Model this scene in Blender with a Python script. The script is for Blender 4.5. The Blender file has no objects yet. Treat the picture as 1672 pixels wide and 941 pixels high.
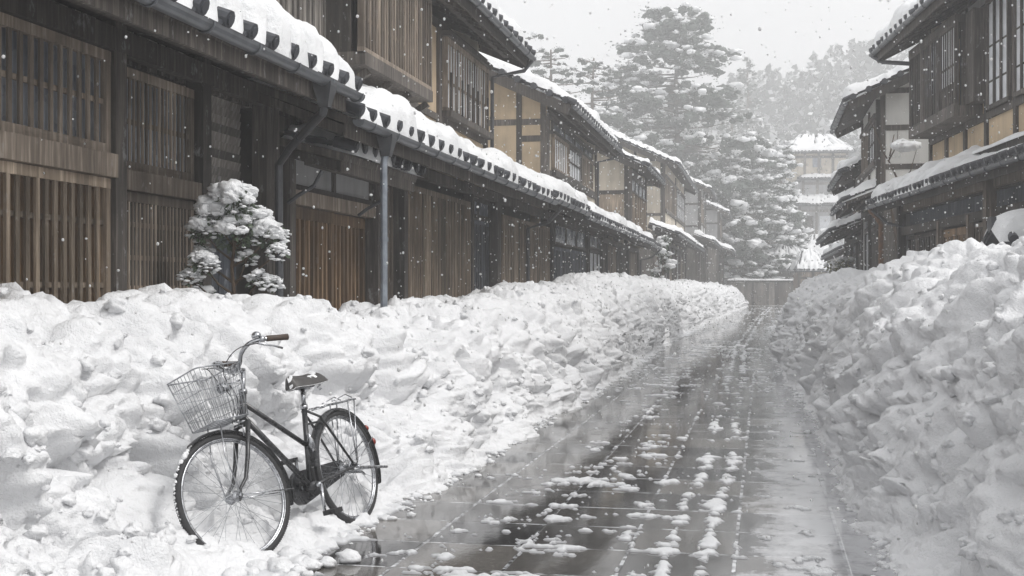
import bpy, math, random
import numpy as np
from mathutils import Vector, Matrix

R = random.Random(7)
sc = bpy.context.scene
col = sc.collection
PI = math.pi
# ------------------------------------------------------------------ camera numbers (street runs along +Y)
YAW = math.atan(409 / 2000.0)
CA, SA = math.cos(YAW), math.sin(YAW)
EYE = 1.4


def ground_xy(xc, zc):
    """camera-relative (right, forward) metres -> world X, Y"""
    return xc * CA - zc * SA, xc * SA + zc * CA


def yf(px, X):
    """distance Y along a wall line at lateral X that falls on column px of the photograph"""
    zc = X * 2000.0 / (CA * (px - 1245.0))
    return (zc + X * SA) / CA


# ------------------------------------------------------------------ noise
def _h(ix, iy, seed):
    ix = np.asarray(ix, dtype=np.int64)
    iy = np.asarray(iy, dtype=np.int64)
    h = (ix * 374761393 + iy * 668265263 + seed * 2147483647 + 1013904223) & 0xFFFFFFFF
    h = ((h ^ (h >> 13)) * 1274126177) & 0xFFFFFFFF
    h = ((h ^ (h >> 16)) * 2246822519) & 0xFFFFFFFF
    return ((h ^ (h >> 15)) & 0xFFFFFF) / float(0xFFFFFF)


def vn(x, y, seed=0):
    x = np.asarray(x, float)
    y = np.asarray(y, float)
    ix, iy = np.floor(x), np.floor(y)
    fx, fy = x - ix, y - iy
    fx = fx * fx * fx * (fx * (fx * 6 - 15) + 10)
    fy = fy * fy * fy * (fy * (fy * 6 - 15) + 10)
    a, b = _h(ix, iy, seed), _h(ix + 1, iy, seed)
    c, d = _h(ix, iy + 1, seed), _h(ix + 1, iy + 1, seed)
    return ((a * (1 - fx) + b * fx) * (1 - fy) + (c * (1 - fx) + d * fx) * fy) * 2 - 1


def fbm(x, y, seed=0, o=4, g=.5):
    t, a, n = 0, 1, 0
    for k in range(o):
        t = t + a * vn(x * 2 ** k + 17.3 * k, y * 2 ** k - 9.1 * k, seed + k)
        n += a
        a *= g
    return t / n


def worley(x, y, seed=0):
    x = np.asarray(x, float)
    y = np.asarray(y, float)
    ix, iy = np.floor(x), np.floor(y)
    best = np.full(x.shape, 9.0)
    rid = np.zeros(x.shape)
    for a in (-1, 0, 1):
        for b in (-1, 0, 1):
            cx, cy = ix + a, iy + b
            px = cx + .12 + .76 * _h(cx, cy, seed)
            py = cy + .12 + .76 * _h(cx, cy, seed + 77)
            d = np.hypot(px - x, py - y)
            m = d < best
            best = np.where(m, d, best)
            rid = np.where(m, _h(cx, cy, seed + 131), rid)
    return best, rid


def shelves(x, y, seed=0):
    """rounded lumps that bulge over a sharp lower edge (y runs upward)"""
    ix, iy = np.floor(x), np.floor(y)
    best = np.zeros(np.shape(x))
    for a in (-1, 0, 1):
        for b in (-1, 0, 1):
            cx, cy = ix + a, iy + b
            dx = x - (cx + .1 + .8 * _h(cx, cy, seed))
            dy = y - (cy + .1 + .8 * _h(cx, cy, seed + 77))
            r = _h(cx, cy, seed + 131)
            sz = .75 + .4 * r
            d2 = (dx / sz) ** 2 + np.where(dy < 0, (dy * 2.6 / sz) ** 2, (dy * .85 / sz) ** 2)
            best = np.maximum(best, np.sqrt(np.clip(1 - d2, 0, 1)) * (.5 + .5 * _h(cx, cy, seed + 191)))
    return best


def blobs(x, y, seed=0):
    d, r = worley(x, y, seed)
    return np.sqrt(np.clip(1 - d * d / .95, 0, 1)) * (.55 + .45 * r)


# ------------------------------------------------------------------ materials
MATS = {}


def nt(name):
    m = bpy.data.materials.new(name)
    m.use_nodes = True
    t = m.node_tree
    return m, t, t.nodes['Principled BSDF']


def N(t, kind, **kw):
    n = t.nodes.new(kind)
    for k, v in kw.items():
        if k in n.inputs:
            n.inputs[k].default_value = v
        else:
            setattr(n, k, v)
    return n


def ramp(t, src, stops):
    r = t.nodes.new('ShaderNodeValToRGB')
    e = r.color_ramp.elements
    while len(e) < len(stops):
        e.new(.5)
    for el, (p, c) in zip(e, stops):
        el.position = p
        el.color = (c[0], c[1], c[2], 1) if not isinstance(c, (int, float)) else (c, c, c, 1)
    t.links.new(src, r.inputs[0])
    return r.outputs[0]


def mixc(t, fac, a, b, blend='MIX'):
    m = t.nodes.new('ShaderNodeMix')
    m.data_type = 'RGBA'
    m.blend_type = blend
    for s, v in ((0, fac), (6, a), (7, b)):
        if isinstance(v, bpy.types.NodeSocket):
            t.links.new(v, m.inputs[s])
        elif isinstance(v, (int, float)):
            m.inputs[s].default_value = v if s == 0 else (v, v, v, 1)
        else:
            m.inputs[s].default_value = (v[0], v[1], v[2], 1)
    return m.outputs[2]


def pos(t, scale=(1, 1, 1), obj=False):
    if obj:
        src = N(t, 'ShaderNodeTexCoord').outputs['Object']
    else:
        src = N(t, 'ShaderNodeNewGeometry').outputs['Position']
    mp = N(t, 'ShaderNodeMapping')
    mp.inputs['Scale'].default_value = scale
    t.links.new(src, mp.inputs[0])
    return mp.outputs[0]


def noise(t, vec, scale, detail=4, rough=.55):
    n = N(t, 'ShaderNodeTexNoise')
    n.inputs['Scale'].default_value = scale
    n.inputs['Detail'].default_value = detail
    n.inputs['Roughness'].default_value = rough
    t.links.new(vec, n.inputs['Vector'])
    return n.outputs[0]


def bump(t, b, h, strength=.3, dist=.02):
    n = N(t, 'ShaderNodeBump')
    n.inputs['Strength'].default_value = strength
    n.inputs['Distance'].default_value = dist
    t.links.new(h, n.inputs['Height'])
    t.links.new(n.outputs[0], b.inputs['Normal'])
    return n


def wood(name, c1, c2, rough=.75, frost=.0):
    """weathered timber: grain drawn along the piece, a random tint per piece (mesh attribute), pale worn streaks"""
    m, t, b = nt(name)
    g = noise(t, pos(t, (26, 26, 1.6)), 1.0, 5, .65)
    big = noise(t, pos(t, (2.2, 2.2, .9)), 1.0, 3)
    at = N(t, 'ShaderNodeAttribute')
    at.attribute_name = 'tint'
    c = ramp(t, g, [(.25, [x * .6 for x in c1]), (.5, c1), (.75, c2)])
    k = ramp(t, at.outputs['Fac'], [(0, .5), (1, 1.55)])
    c = mixc(t, 1.0, c, k, 'MULTIPLY')
    k2 = ramp(t, big, [(.3, .7), (.7, 1.25)])
    c = mixc(t, 1.0, c, k2, 'MULTIPLY')
    if frost:
        fr = ramp(t, noise(t, pos(t, (9, 9, 5)), 1.0, 6, .7), [(.60, 0), (.68, 1)])
        f2 = N(t, 'ShaderNodeMath', operation='MULTIPLY')
        t.links.new(fr, f2.inputs[0])
        f2.inputs[1].default_value = frost
        c = mixc(t, f2.outputs[0], c, (.55, .56, .58))
    t.links.new(c, b.inputs['Base Color'])
    b.inputs['Roughness'].default_value = rough
    b.inputs['Specular IOR Level'].default_value = .3
    bump(t, b, g, .5, .01)
    MATS[name] = m


def plaster(name, c, vary=.18):
    m, t, b = nt(name)
    n1 = noise(t, pos(t, (1.1, 1.1, .8)), 1.0, 6, .6)
    n2 = noise(t, pos(t, (40, 40, 40)), 1.0, 3)
    st = noise(t, pos(t, (6, 6, .5)), 1.0, 4)
    k = ramp(t, n1, [(.3, 1 - 1.6 * vary), (.5, 1.0), (.72, 1 + vary * .7)])
    cc = mixc(t, 1.0, c, k, 'MULTIPLY')
    k = ramp(t, st, [(.35, 1 - vary), (.6, 1.0)])
    cc = mixc(t, 1.0, cc, k, 'MULTIPLY')
    t.links.new(cc, b.inputs['Base Color'])
    b.inputs['Roughness'].default_value = .9
    b.inputs['Specular IOR Level'].default_value = .2
    bump(t, b, n2, .25, .01)
    MATS[name] = m


def simple(name, c, rough=.5, metal=0.0, vary=.25, scale=8, spec=.5):
    m, t, b = nt(name)
    n = noise(t, pos(t), scale, 4)
    k = ramp(t, n, [(.3, 1 - vary), (.7, 1 + vary)])
    cc = mixc(t, 1.0, c, k, 'MULTIPLY')
    t.links.new(cc, b.inputs['Base Color'])
    rr = ramp(t, n, [(.3, max(.03, rough - .1)), (.7, min(1, rough + .12))])
    t.links.new(rr, b.inputs['Roughness'])
    b.inputs['Metallic'].default_value = metal
    b.inputs['Specular IOR Level'].default_value = spec
    MATS[name] = m
    return m


wood('wood_dark', (.064, .056, .050), (.165, .145, .126), frost=.3)
wood('wood_lattice', (.19, .155, .124), (.40, .335, .275), frost=.15)
wood('wood_slat', (.19, .150, .112), (.42, .345, .27), frost=.2)
wood('wood_warm', (.165, .105, .058), (.37, .255, .155), frost=.12)
wood('wood_grey', (.16, .146, .132), (.34, .315, .285), frost=.35)
wood('wood_blue', (.080, .09, .108), (.17, .182, .205), frost=.3)
plaster('plaster_tan', (.56, .44, .30))
plaster('plaster_sand', (.58, .52, .43))
plaster('plaster_grey', (.46, .46, .46))
plaster('plaster_white', (.74, .735, .71), .1)
simple('tile', (.044, .047, .055), .42, 0, .4, 9)
simple('metal_dark', (.075, .078, .085), .42, .35, .3, 12)
simple('metal_gutter', (.13, .138, .15), .38, .5, .3, 6)
simple('metal_pale', (.24, .265, .30), .4, .5, .3, 10)
simple('rust', (.15, .080, .042), .75, .1, .5, 14)
simple('pane', (.24, .262, .30), .25, 0, .35, 3, .6)
simple('paper', (.68, .70, .73), .55, 0, .18, 4)
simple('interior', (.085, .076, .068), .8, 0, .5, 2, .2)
simple('amber', (.20, .125, .065), .6, 0, .55, 1.5, .3)
simple('bark', (.085, .062, .045), .9, 0, .4, 20, .2)
simple('leaf', (.060, .085, .050), .45, 0, .5, 7, .5)
simple('leaf_pale', (.16, .155, .065), .5, 0, .5, 7, .4)
simple('needle', (.070, .084, .072), .8, 0, .5, .6, .2)
simple('rubber', (.028, .028, .030), .7, 0, .3, 30)
simple('black_paint', (.032, .033, .036), .28, 0, .25, 25, .6)
simple('steel', (.44, .45, .47), .24, .95, .25, 30)
simple('wire', (.36, .37, .39), .35, .85, .25, 30)
simple('leather', (.040, .036, .034), .4, 0, .4, 25)
simple('grip', (.060, .040, .030), .6, 0, .4, 40)
simple('red_glass', (.26, .035, .022), .2, 0, .3, 30)
simple('stone', (.30, .30, .30), .9, 0, .3, 3)


def snow_mat(name, c=(.86, .868, .88), s=1.0, dirt=.0):
    m, t, b = nt(name)
    p = pos(t)
    n1 = noise(t, p, 22 * s, 5, .65)
    n2 = noise(t, p, 5 * s, 3, .5)
    n3 = noise(t, p, 110 * s, 2, .6)
    k = ramp(t, n2, [(.3, .93), (.65, 1.0)])
    cc = mixc(t, 1.0, c, k, 'MULTIPLY')
    if dirt:
        d = ramp(t, noise(t, p, 9, 6, .75), [(.60, 0.0), (.74, dirt)])
        cc = mixc(t, d, cc, (.42, .40, .385))
    t.links.new(cc, b.inputs['Base Color'])
    b.inputs['Roughness'].default_value = .62
    b.inputs['Specular IOR Level'].default_value = .25
    a = N(t, 'ShaderNodeMath', operation='MULTIPLY_ADD')
    t.links.new(n3, a.inputs[0])
    a.inputs[1].default_value = .25
    t.links.new(n1, a.inputs[2])
    bump(t, b, a.outputs[0], .7, .03)
    MATS[name] = m


snow_mat('snow')
snow_mat('snow_bank_mat', (.82, .825, .84), 1.0, .22)
snow_mat('snow_far', s=.15)
snow_mat('slush_mat', (.80, .81, .83), 2.0, .35)
_t = MATS['slush_mat'].node_tree
_b = _t.nodes['Principled BSDF']
_c = _b.inputs['Base Color'].links[0].from_socket
_g = N(_t, 'ShaderNodeSeparateXYZ')
_t.links.new(N(_t, 'ShaderNodeNewGeometry').outputs['Position'], _g.inputs[0])
_mr = N(_t, 'ShaderNodeMapRange')
_t.links.new(_g.outputs[2], _mr.inputs[0])
_mr.inputs[1].default_value, _mr.inputs[2].default_value = .004, .013
_t.links.new(mixc(_t, _mr.outputs[0], (.40, .405, .42), _c), _b.inputs['Base Color'])   # thin slush is wet and grey
_t.links.new(ramp(_t, _mr.outputs[0], [(0, .2), (1, .62)]), _b.inputs['Roughness'])
m, t, b = nt('flake')
b.inputs['Base Color'].default_value = (.98, .98, .98, 1)
tl = t.nodes.new('ShaderNodeBsdfTranslucent')
tl.inputs[0].default_value = (.97, .97, .98, 1)
ms = t.nodes.new('ShaderNodeMixShader')
ms.inputs[0].default_value = .6
t.links.new(b.outputs[0], ms.inputs[1])
t.links.new(tl.outputs[0], ms.inputs[2])
t.links.new(ms.outputs[0], t.nodes['Material Output'].inputs['Surface'])
b.inputs['Roughness'].default_value = .8
b.inputs['Specular IOR Level'].default_value = .2
MATS['flake'] = m


def road_mat():
    m, t, b = nt('wet_slabs')
    p = pos(t)
    mp = N(t, 'ShaderNodeMapping')
    mp.inputs['Location'].default_value = (.14, .3, 0)
    t.links.new(p, mp.inputs[0])
    br = N(t, 'ShaderNodeTexBrick')
    br.offset = 0.0
    br.inputs['Scale'].default_value = 1
    br.inputs['Brick Width'].default_value = .56
    br.inputs['Row Height'].default_value = .62
    br.inputs['Mortar Size'].default_value = .012
    br.inputs['Mortar Smooth'].default_value = .4
    br.inputs['Color1'].default_value = (.030, .030, .032, 1)
    br.inputs['Color2'].default_value = (.125, .117, .108, 1)
    br.inputs['Mortar'].default_value = (.03, .03, .031, 1)
    t.links.new(mp.outputs[0], br.inputs['Vector'])
    n1 = noise(t, pos(t, (1.3, .8, 1)), 1.5, 6, .65)
    n2 = noise(t, p, 26, 5, .6)
    # the joints are dark where wet and pale where snow has stayed in them
    jf = N(t, 'ShaderNodeMath', operation='MULTIPLY')
    t.links.new(br.outputs['Fac'], jf.inputs[0])
    t.links.new(ramp(t, noise(t, p, 5.5, 5, .7), [(.47, 0), (.56, 1)]), jf.inputs[1])
    jc = mixc(t, jf.outputs[0], br.outputs['Color'], (.55, .56, .58))
    c = mixc(t, 1.0, jc, ramp(t, n1, [(.3, .6), (.7, 1.5)]), 'MULTIPLY')
    c = mixc(t, 1.0, c, ramp(t, n2, [(.3, .75), (.7, 1.25)]), 'MULTIPLY')
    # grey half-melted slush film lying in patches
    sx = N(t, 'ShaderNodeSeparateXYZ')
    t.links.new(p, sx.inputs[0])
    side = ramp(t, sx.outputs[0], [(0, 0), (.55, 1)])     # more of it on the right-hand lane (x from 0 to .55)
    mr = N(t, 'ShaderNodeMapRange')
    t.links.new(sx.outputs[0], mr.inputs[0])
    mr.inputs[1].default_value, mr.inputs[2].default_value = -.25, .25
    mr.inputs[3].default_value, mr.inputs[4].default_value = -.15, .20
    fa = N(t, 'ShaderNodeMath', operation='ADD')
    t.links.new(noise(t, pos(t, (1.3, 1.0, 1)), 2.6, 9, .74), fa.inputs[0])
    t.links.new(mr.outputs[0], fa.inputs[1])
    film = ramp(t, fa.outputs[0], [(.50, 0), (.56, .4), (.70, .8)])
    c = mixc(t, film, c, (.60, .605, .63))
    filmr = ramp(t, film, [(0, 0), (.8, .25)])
    t.links.new(c, b.inputs['Base Color'])
    r = ramp(t, noise(t, pos(t, (1, .7, 1)), 2.3, 6, .7), [(.36, .025), (.54, .07), (.76, .22)])
    t.links.new(r, b.inputs['Roughness'])
    b.inputs['IOR'].default_value = 1.5
    h = N(t, 'ShaderNodeMath', operation='MULTIPLY_ADD')
    t.links.new(n2, h.inputs[0])
    h.inputs[1].default_value = .16
    inv = N(t, 'ShaderNodeMath', operation='MULTIPLY')
    t.links.new(br.outputs['Fac'], inv.inputs[0])
    inv.inputs[1].default_value = -.4
    s = N(t, 'ShaderNodeMath', operation='ADD')
    t.links.new(inv.outputs[0], s.inputs[0])
    t.links.new(n1, s.inputs[1])
    t.links.new(s.outputs[0], h.inputs[2])
    bump(t, b, h.outputs[0], .13, .010)
    MATS['road'] = m


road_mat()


# ------------------------------------------------------------------ mesh collector
class MB:
    def __init__(self):
        self.v, self.f, self.t, self.mi, self.n = [], [], [], [], 0
        self.m = 0

    def add(self, verts, faces, tint=None):
        verts = np.asarray(verts, float).reshape(-1, 3)
        k = self.n
        self.v.append(verts)
        tv = R.random() if tint is None else tint
        for fc in faces:
            self.f.append([i + k for i in fc])
            self.t.append(tv)
            self.mi.append(self.m)
        self.n += len(verts)
        return self

    def box(self, a, b, tint=None):
        (x0, y0, z0), (x1, y1, z1) = a, b
        x0, x1 = min(x0, x1), max(x0, x1)
        y0, y1 = min(y0, y1), max(y0, y1)
        z0, z1 = min(z0, z1), max(z0, z1)
        v = [(x0, y0, z0), (x1, y0, z0), (x1, y1, z0), (x0, y1, z0), (x0, y0, z1), (x1, y0, z1), (x1, y1, z1), (x0, y1, z1)]
        return self.add(v, [(0, 3, 2, 1), (4, 5, 6, 7), (0, 1, 5, 4), (1, 2, 6, 5), (2, 3, 7, 6), (3, 0, 4, 7)], tint)

    def beam(self, p, q, w, h, up=(0, 0, 1), tint=None):
        p, q = Vector(p), Vector(q)
        d = (q - p).normalized()
        s = d.cross(Vector(up))
        if s.length < 1e-5:
            s = Vector((1, 0, 0))
        s.normalize()
        u = s.cross(d).normalized()
        v = []
        for c in (p, q):
            for a, b2 in ((-1, -1), (1, -1), (1, 1), (-1, 1)):
                v.append(c + s * (a * w / 2) + u * (b2 * h / 2))
        return self.add(v, [(3, 2, 1, 0), (4, 5, 6, 7), (0, 1, 5, 4), (1, 2, 6, 5), (2, 3, 7, 6), (3, 0, 4, 7)], tint)

    def tube(self, pts, r, n=8, caps=True, closed=False, tint=None):
        pts = [Vector(p) for p in pts]
        k = len(pts)
        rs = r if isinstance(r, (list, tuple)) else [r] * k
        V, F = [], []
        ref = None
        for i, p in enumerate(pts):
            if closed:
                d = pts[(i + 1) % k] - pts[i - 1]
            else:
                d = pts[min(i + 1, k - 1)] - pts[max(i - 1, 0)]
            d.normalize()
            if ref is None:
                ref = Vector((0, 0, 1)) if abs(d.z) < .9 else Vector((1, 0, 0))
            s = d.cross(ref)
            s.normalize()
            u = s.cross(d).normalized()
            ref = u
            for j in range(n):
                a = 2 * PI * j / n
                V.append(p + s * (math.cos(a) * rs[i]) + u * (math.sin(a) * rs[i]))
        segs = k if closed else k - 1
        for i in range(segs):
            i2 = (i + 1) % k
            for j in range(n):
                j2 = (j + 1) % n
                F.append((i * n + j, i * n + j2, i2 * n + j2, i2 * n + j))
        if caps and not closed:
            F.append(tuple(range(n - 1, -1, -1)))
            F.append(tuple((k - 1) * n + j for j in range(n)))
        return self.add(V, F, tint)

    def grid(self, P, tint=None, flip=False, keep=None):
        """P: array (a, b, 3)"""
        a, b2 = P.shape[:2]
        idx = np.arange(a * b2).reshape(a, b2)
        q = np.stack([idx[:-1, :-1], idx[1:, :-1], idx[1:, 1:], idx[:-1, 1:]], -1).reshape(-1, 4)
        if keep is not None:
            q = q[keep.reshape(-1)]
        if flip:
            q = q[:, ::-1]
        return self.add(P.reshape(-1, 3), q.tolist(), tint)

    def poly_prism(self, pts, off, tint=None):
        """flat polygon pts pushed by vector off"""
        n = len(pts)
        p = [Vector(x) for x in pts]
        o = Vector(off)
        F = [tuple(range(n)), tuple(range(2 * n - 1, n - 1, -1))]
        for i in range(n):
            j = (i + 1) % n
            F.append((i, j, n + j, n + i))
        return self.add(p + [x + o for x in p], F, tint)

    def build(self, name, mat, parent=None, smooth=False):
        me = bpy.data.meshes.new(name)
        V = np.concatenate(self.v) if self.v else np.zeros((0, 3))
        me.from_pydata(V.tolist(), [], self.f)
        mats = mat if isinstance(mat, (list, tuple)) else [mat]
        for x in mats:
            me.materials.append(MATS[x])
        if len(mats) > 1:
            me.polygons.foreach_set('material_index', self.mi)
        at = me.attributes.new('tint', 'FLOAT', 'FACE')
        at.data.foreach_set('value', self.t)
        if smooth:
            me.polygons.foreach_set('use_smooth', [True] * len(me.polygons))
        me.update()
        o = bpy.data.objects.new(name, me)
        col.objects.link(o)
        if parent is not None:
            o.parent = parent
        return o


def tag(o, label=None, cat=None, group=None, kind=None):
    if label:
        o['label'] = label
    if cat:
        o['category'] = cat
    if group:
        o['group'] = group
    if kind:
        o['kind'] = kind
    return o


def empty(name, loc, rz=0.0):
    o = bpy.data.objects.new(name, None)
    o.location = loc
    o.rotation_euler = (0, 0, rz)
    o.empty_display_size = .2
    col.objects.link(o)
    return o


# ------------------------------------------------------------------ house pieces (local: x outward to the street, y along, z up)
def rnd(x):
    x = np.clip(x, 0, 1)
    return np.sqrt(1 - (1 - x) ** 2)


def snow_on_slope(parent, u0, u1, ve, ze, vt, zt, T, period, seed, du=.06, edge=.12, name='snow_cover', ph=0.0, vedge=.12, mat='snow'):
    """lumpy snow lying on a roof plane that rises from the eave (ve, ze) to (vt, zt)"""
    Ls = math.hypot(vt - ve, zt - ze)
    ns = max(10, int(Ls / max(.035, du * .9)))
    nu = max(8, int((u1 - u0) / du))
    s = np.linspace(-.10 if period else 0, Ls, ns)
    u = np.linspace(u0, u1, nu)
    U, S = np.meshgrid(u, s, indexing='ij')
    e = (edge * .4 - .085 if period else edge) + .05 * vn(u * 1.1, u * 0 + seed, seed) + .05 * vn(u * 3.7, u * 0 + seed, seed + 3)
    if period:
        e = e + .13 * np.clip(.7 + .8 * vn(u * 2.3, u * 0 + seed, seed + 6), .05, 1.1) * np.abs(np.cos(PI * (u - ph) / period)) ** 12
    e = np.clip(e, -.095, None)[:, None]
    t_ = .52 * T * rnd((S - e) / (.6 * T)) + .05 * np.clip((S - e) / .02, 0, 1)
    jag = vedge * (.35 + .65 * np.abs(vn(S * 2.5, S * 0 + 3.3, seed + 9)))
    t_ = t_ * rnd((U - u0 - jag) / .2) * rnd((u1 - jag - U) / .2)
    t_ = t_ * (1 + .75 * fbm(U * 1.1, S * 1.1, seed + 11, 3)) + np.where(t_ > .02, .06 * fbm(U * 4.2, S * 4.2, seed + 21, 3), 0)
    slump = .6 + .4 * rnd(blobs(U * 1.5, S * 1.2 + 7, seed + 31) * 1.3)
    t_ = t_ * slump
    t_ = np.where((S > e + .04) & (U > u0 + .35) & (U < u1 - .35), np.maximum(t_, .05), t_)
    t_ = np.where(t_ <= .004, -.03, t_)
    dv, dz = (vt - ve) / Ls, (zt - ze) / Ls
    nv, nz = -dz * np.sign(dv), abs(dv)
    nv = -dz if dv > 0 else dz
    fr = .35
    P = np.stack([ve + dv * S + nv * t_ * (1 - fr), U, ze + dz * S + (nz * (1 - fr) + fr) * t_ + .035], -1)
    b_ = MB()
    b_.grid(P, flip=dv < 0)
    return b_.build(name, mat, parent, True)


def tiled_slope(root, name, u0, u1, ve, ze, vt, zt, period, ends=True, seg=8, thick=.07, bare=.55):
    """board slab + rolled tiles on the uncovered strip + round eave tiles; returns the roof object"""
    b_ = MB()
    Ls = math.hypot(vt - ve, zt - ze)
    dv, dz = (vt - ve) / Ls, (zt - ze) / Ls
    sg = 1 if dv < 0 else -1
    nv, nz = (dz, -dv) if dv < 0 else (-dz, dv)
    # slab (material 1)
    b_.m = 1
    b_.poly_prism([(ve, u0, ze), (vt, u0, zt), (vt - nv * thick, u0, zt - nz * thick), (ve - nv * thick, u0, ze - nz * thick)], (0, u1 - u0, 0))
    # tiles
    b_.m = 0
    n = max(1, round((u1 - u0) / period))
    per = (u1 - u0) / n
    u = np.linspace(u0, u1, n * seg + 1)
    ns = max(3, int(Ls / .28) + 1)
    rows = []
    for k in range(ns):
        rows += [(k / ns) * Ls + (-.05 if k == 0 else 0), ((k + .98) / ns) * Ls]
    rows = np.array(rows)
    lift = np.tile(np.array([.028, .006]), ns)
    U, S = np.meshgrid(u, rows, indexing='ij')
    c = np.cos(2 * PI * (U - u0) / per)
    H = .012 + .052 * np.clip(c, -.15, 1) ** 1 + lift[None, :]
    c2 = np.clip((c - .40) / .60, 0, 1)
    H = np.where(c > .40, .012 + .060 * np.sqrt(c2), .012) + lift[None, :]
    P = np.stack([ve + dv * S + nv * H, U, ze + dz * S + nz * H], -1)
    b_.grid(P, flip=dv < 0)
    # front lip under the tiles
    lip = np.stack([P[:, 0, :], P[:, 0, :] + np.array([0, 0, -.03])], 1)
    b_.grid(lip, flip=dv > 0)
    if ends:
        r = .054
        for k in range(n + 1):
            uu = min(max(u0 + k * per, u0 + .05), u1 - .05)
            rr = r * R.uniform(.92, 1.12)
            p = Vector((ve - dv * .075 + nv * .085, uu, ze - dz * .075 + nz * .085))
            q = p + Vector((dv, 0, dz)) * .22
            b_.tube([p, q], [rr * 1.12, rr], 10 if seg > 5 else 7)
            p2 = p - Vector((dv, 0, dz)) * .012
            b_.tube([p2, p], [rr * .72, rr * .72], 10 if seg > 5 else 7)
    return b_.build(name, ['tile', 'wood_dark'], root), per


def gutter(root, u0, u1, v, z, r=.055, sag=.0, mat='metal_dark', seg=1.6):
    b_ = MB()
    n = max(2, int((u1 - u0) / .5))
    th = np.linspace(PI * .96, 2 * PI + PI * .04, 9)
    u = np.linspace(u0, u1, n)
    P = np.stack([np.stack([v + r * np.cos(th), np.full(9, uu), z + r * np.sin(th)], -1) for uu in u])
    b_.grid(P)
    P2 = np.stack([np.stack([v + .82 * r * np.cos(th), np.full(9, uu), z + .006 + .82 * r * np.sin(th)], -1) for uu in u])
    b_.grid(P2, flip=True)
    for uu in (u0, u1):
        c = [(v + r * math.cos(a), uu, z + r * math.sin(a)) for a in th]
        b_.add(c, [tuple(range(9))])
    k = u0 + .3
    while k < u1:
        pts = [(v + (r + .007) * math.cos(a), k, z + (r + .007) * math.sin(a)) for a in th]
        b_.tube([(v - .2, k, z + .10), (v - r - .01, k, z + .03)] + pts[1:], .007, 5)
        k += .72
    return b_.build('gutter', 'metal_gutter', root, False)


def rafters(root, u0, u1, ve, ze, vt, zt, step=.42, w=.06, h=.085, off=.115, mat='wood_dark'):
    b_ = MB()
    Ls = math.hypot(vt - ve, zt - ze)
    dv, dz = (vt - ve) / Ls, (zt - ze) / Ls
    nv, nz = (dz, -dv) if dv < 0 else (-dz, dv)
    u = u0 + .1
    while u < u1:
        b_.beam((ve - nv * off - dv * -.04, u, ze - nz * off), (vt - nv * off, u, zt - nz * off), w, h)
        u += step
    b_.box((ve - .045 - .01, u0, ze - .175), (ve - .015 - .01, u1, ze - .055))
    b_.box((ve - .42, u0 + .02, ze - .17 + .42 * abs(dz / dv) - .03), (ve - .34, u1 - .02, ze - .10 + .38 * abs(dz / dv) - .03))
    return b_.build('rafters', mat, root)


def wall(root, u0, u1, z0, z1, v, mat, name='wall', th=.12):
    b_ = MB()
    b_.box((v - th, u0, z0), (v, u1, z1))
    return b_.build(name, mat, root)


def boards(root, u0, u1, z0, z1, v, w, mat, name='board_wall', batten=True):
    b_ = MB()
    u = u0
    b_.box((v - .10, u0, z0), (v - .03, u1, z1), .2)
    while u < u1 - .01:
        ww = min(w * R.uniform(.85, 1.15), u1 - u)
        j = R.uniform(-.008, .006)
        b_.box((v - .028, u + .004, z0 + R.uniform(0, .015)), (v + j, u + ww - .004, z1 - R.uniform(0, .01)))
        if batten:
            b_.box((v + j + .0005, u - .018, z0), (v + .024, u + .018, z1))
        u += ww
    return b_.build(name, mat, root)


def posts(root, us, z0, z1, v, w=.14, mat='wood_dark', proud=.03, name='post'):
    for u in us:
        b_ = MB()
        b_.box((v - w + proud, u - w / 2, z0), (v + proud, u + w / 2, z1))
        b_.build(name, mat, root)


def rails(root, u0, u1, zs, v, h=.13, mat='wood_dark', proud=.022, th=.1, name='beam'):
    for z in zs:
        b_ = MB()
        hh = h
        if isinstance(z, tuple):
            z, hh = z
        b_.box((v - th + proud, u0, z - hh / 2), (v + proud, u1, z + hh / 2))
        b_.build(name, mat, root)


def lattice(root, u0, u1, z0, z1, v, sp=.11, sw=.042, sd=.02, cross=(), mat='wood_lattice', back='pane', name='lattice_window', frame=.07, backname='pane', recess=.018, back2=None, zsplit=None):
    """vertical slats in a frame, thin rails behind them, a pane behind that"""
    b_ = MB()
    f = frame
    b_.box((v - .07, u0, z0), (v + .006, u1, z0 + f))
    b_.box((v - .07, u0, z1 - f), (v + .006, u1, z1))
    b_.box((v - .068, u0, z0 + f), (v + .004, u0 + f * .8, z1 - f))
    b_.box((v - .068, u1 - f * .8, z0 + f), (v + .004, u1, z1 - f))
    n = max(2, round((u1 - u0 - 1.6 * f) / sp))
    for k in range(1, n):
        u = u0 + .8 * f + (u1 - u0 - 1.6 * f) * k / n + R.uniform(-.004, .004)
        j = R.uniform(-.003, .003)
        b_.box((v - sd, u - sw / 2, z0 + f), (v + j, u + sw / 2, z1 - f))
    for z in cross:
        b_.box((v - sd - .022, u0 + f * .8, z - .018), (v - sd - .002, u1 - f * .8, z + .018))
    o = b_.build(name, mat, root)
    p_ = MB()
    if back2:
        p_.box((v - recess - .05, u0 + .02, z0 + .02), (v - recess - .025, u1 - .02, zsplit), .5)
        p_.build(backname, back2, o)
        p_ = MB()
        p_.box((v - recess - .05, u0 + .02, zsplit + .002), (v - recess - .025, u1 - .02, z1 - .02), .5)
    else:
        p_.box((v - recess - .05, u0 + .02, z0 + .02), (v - recess - .025, u1 - .02, z1 - .02), .5)
    p_.build(backname, back, o)
    return o


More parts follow.
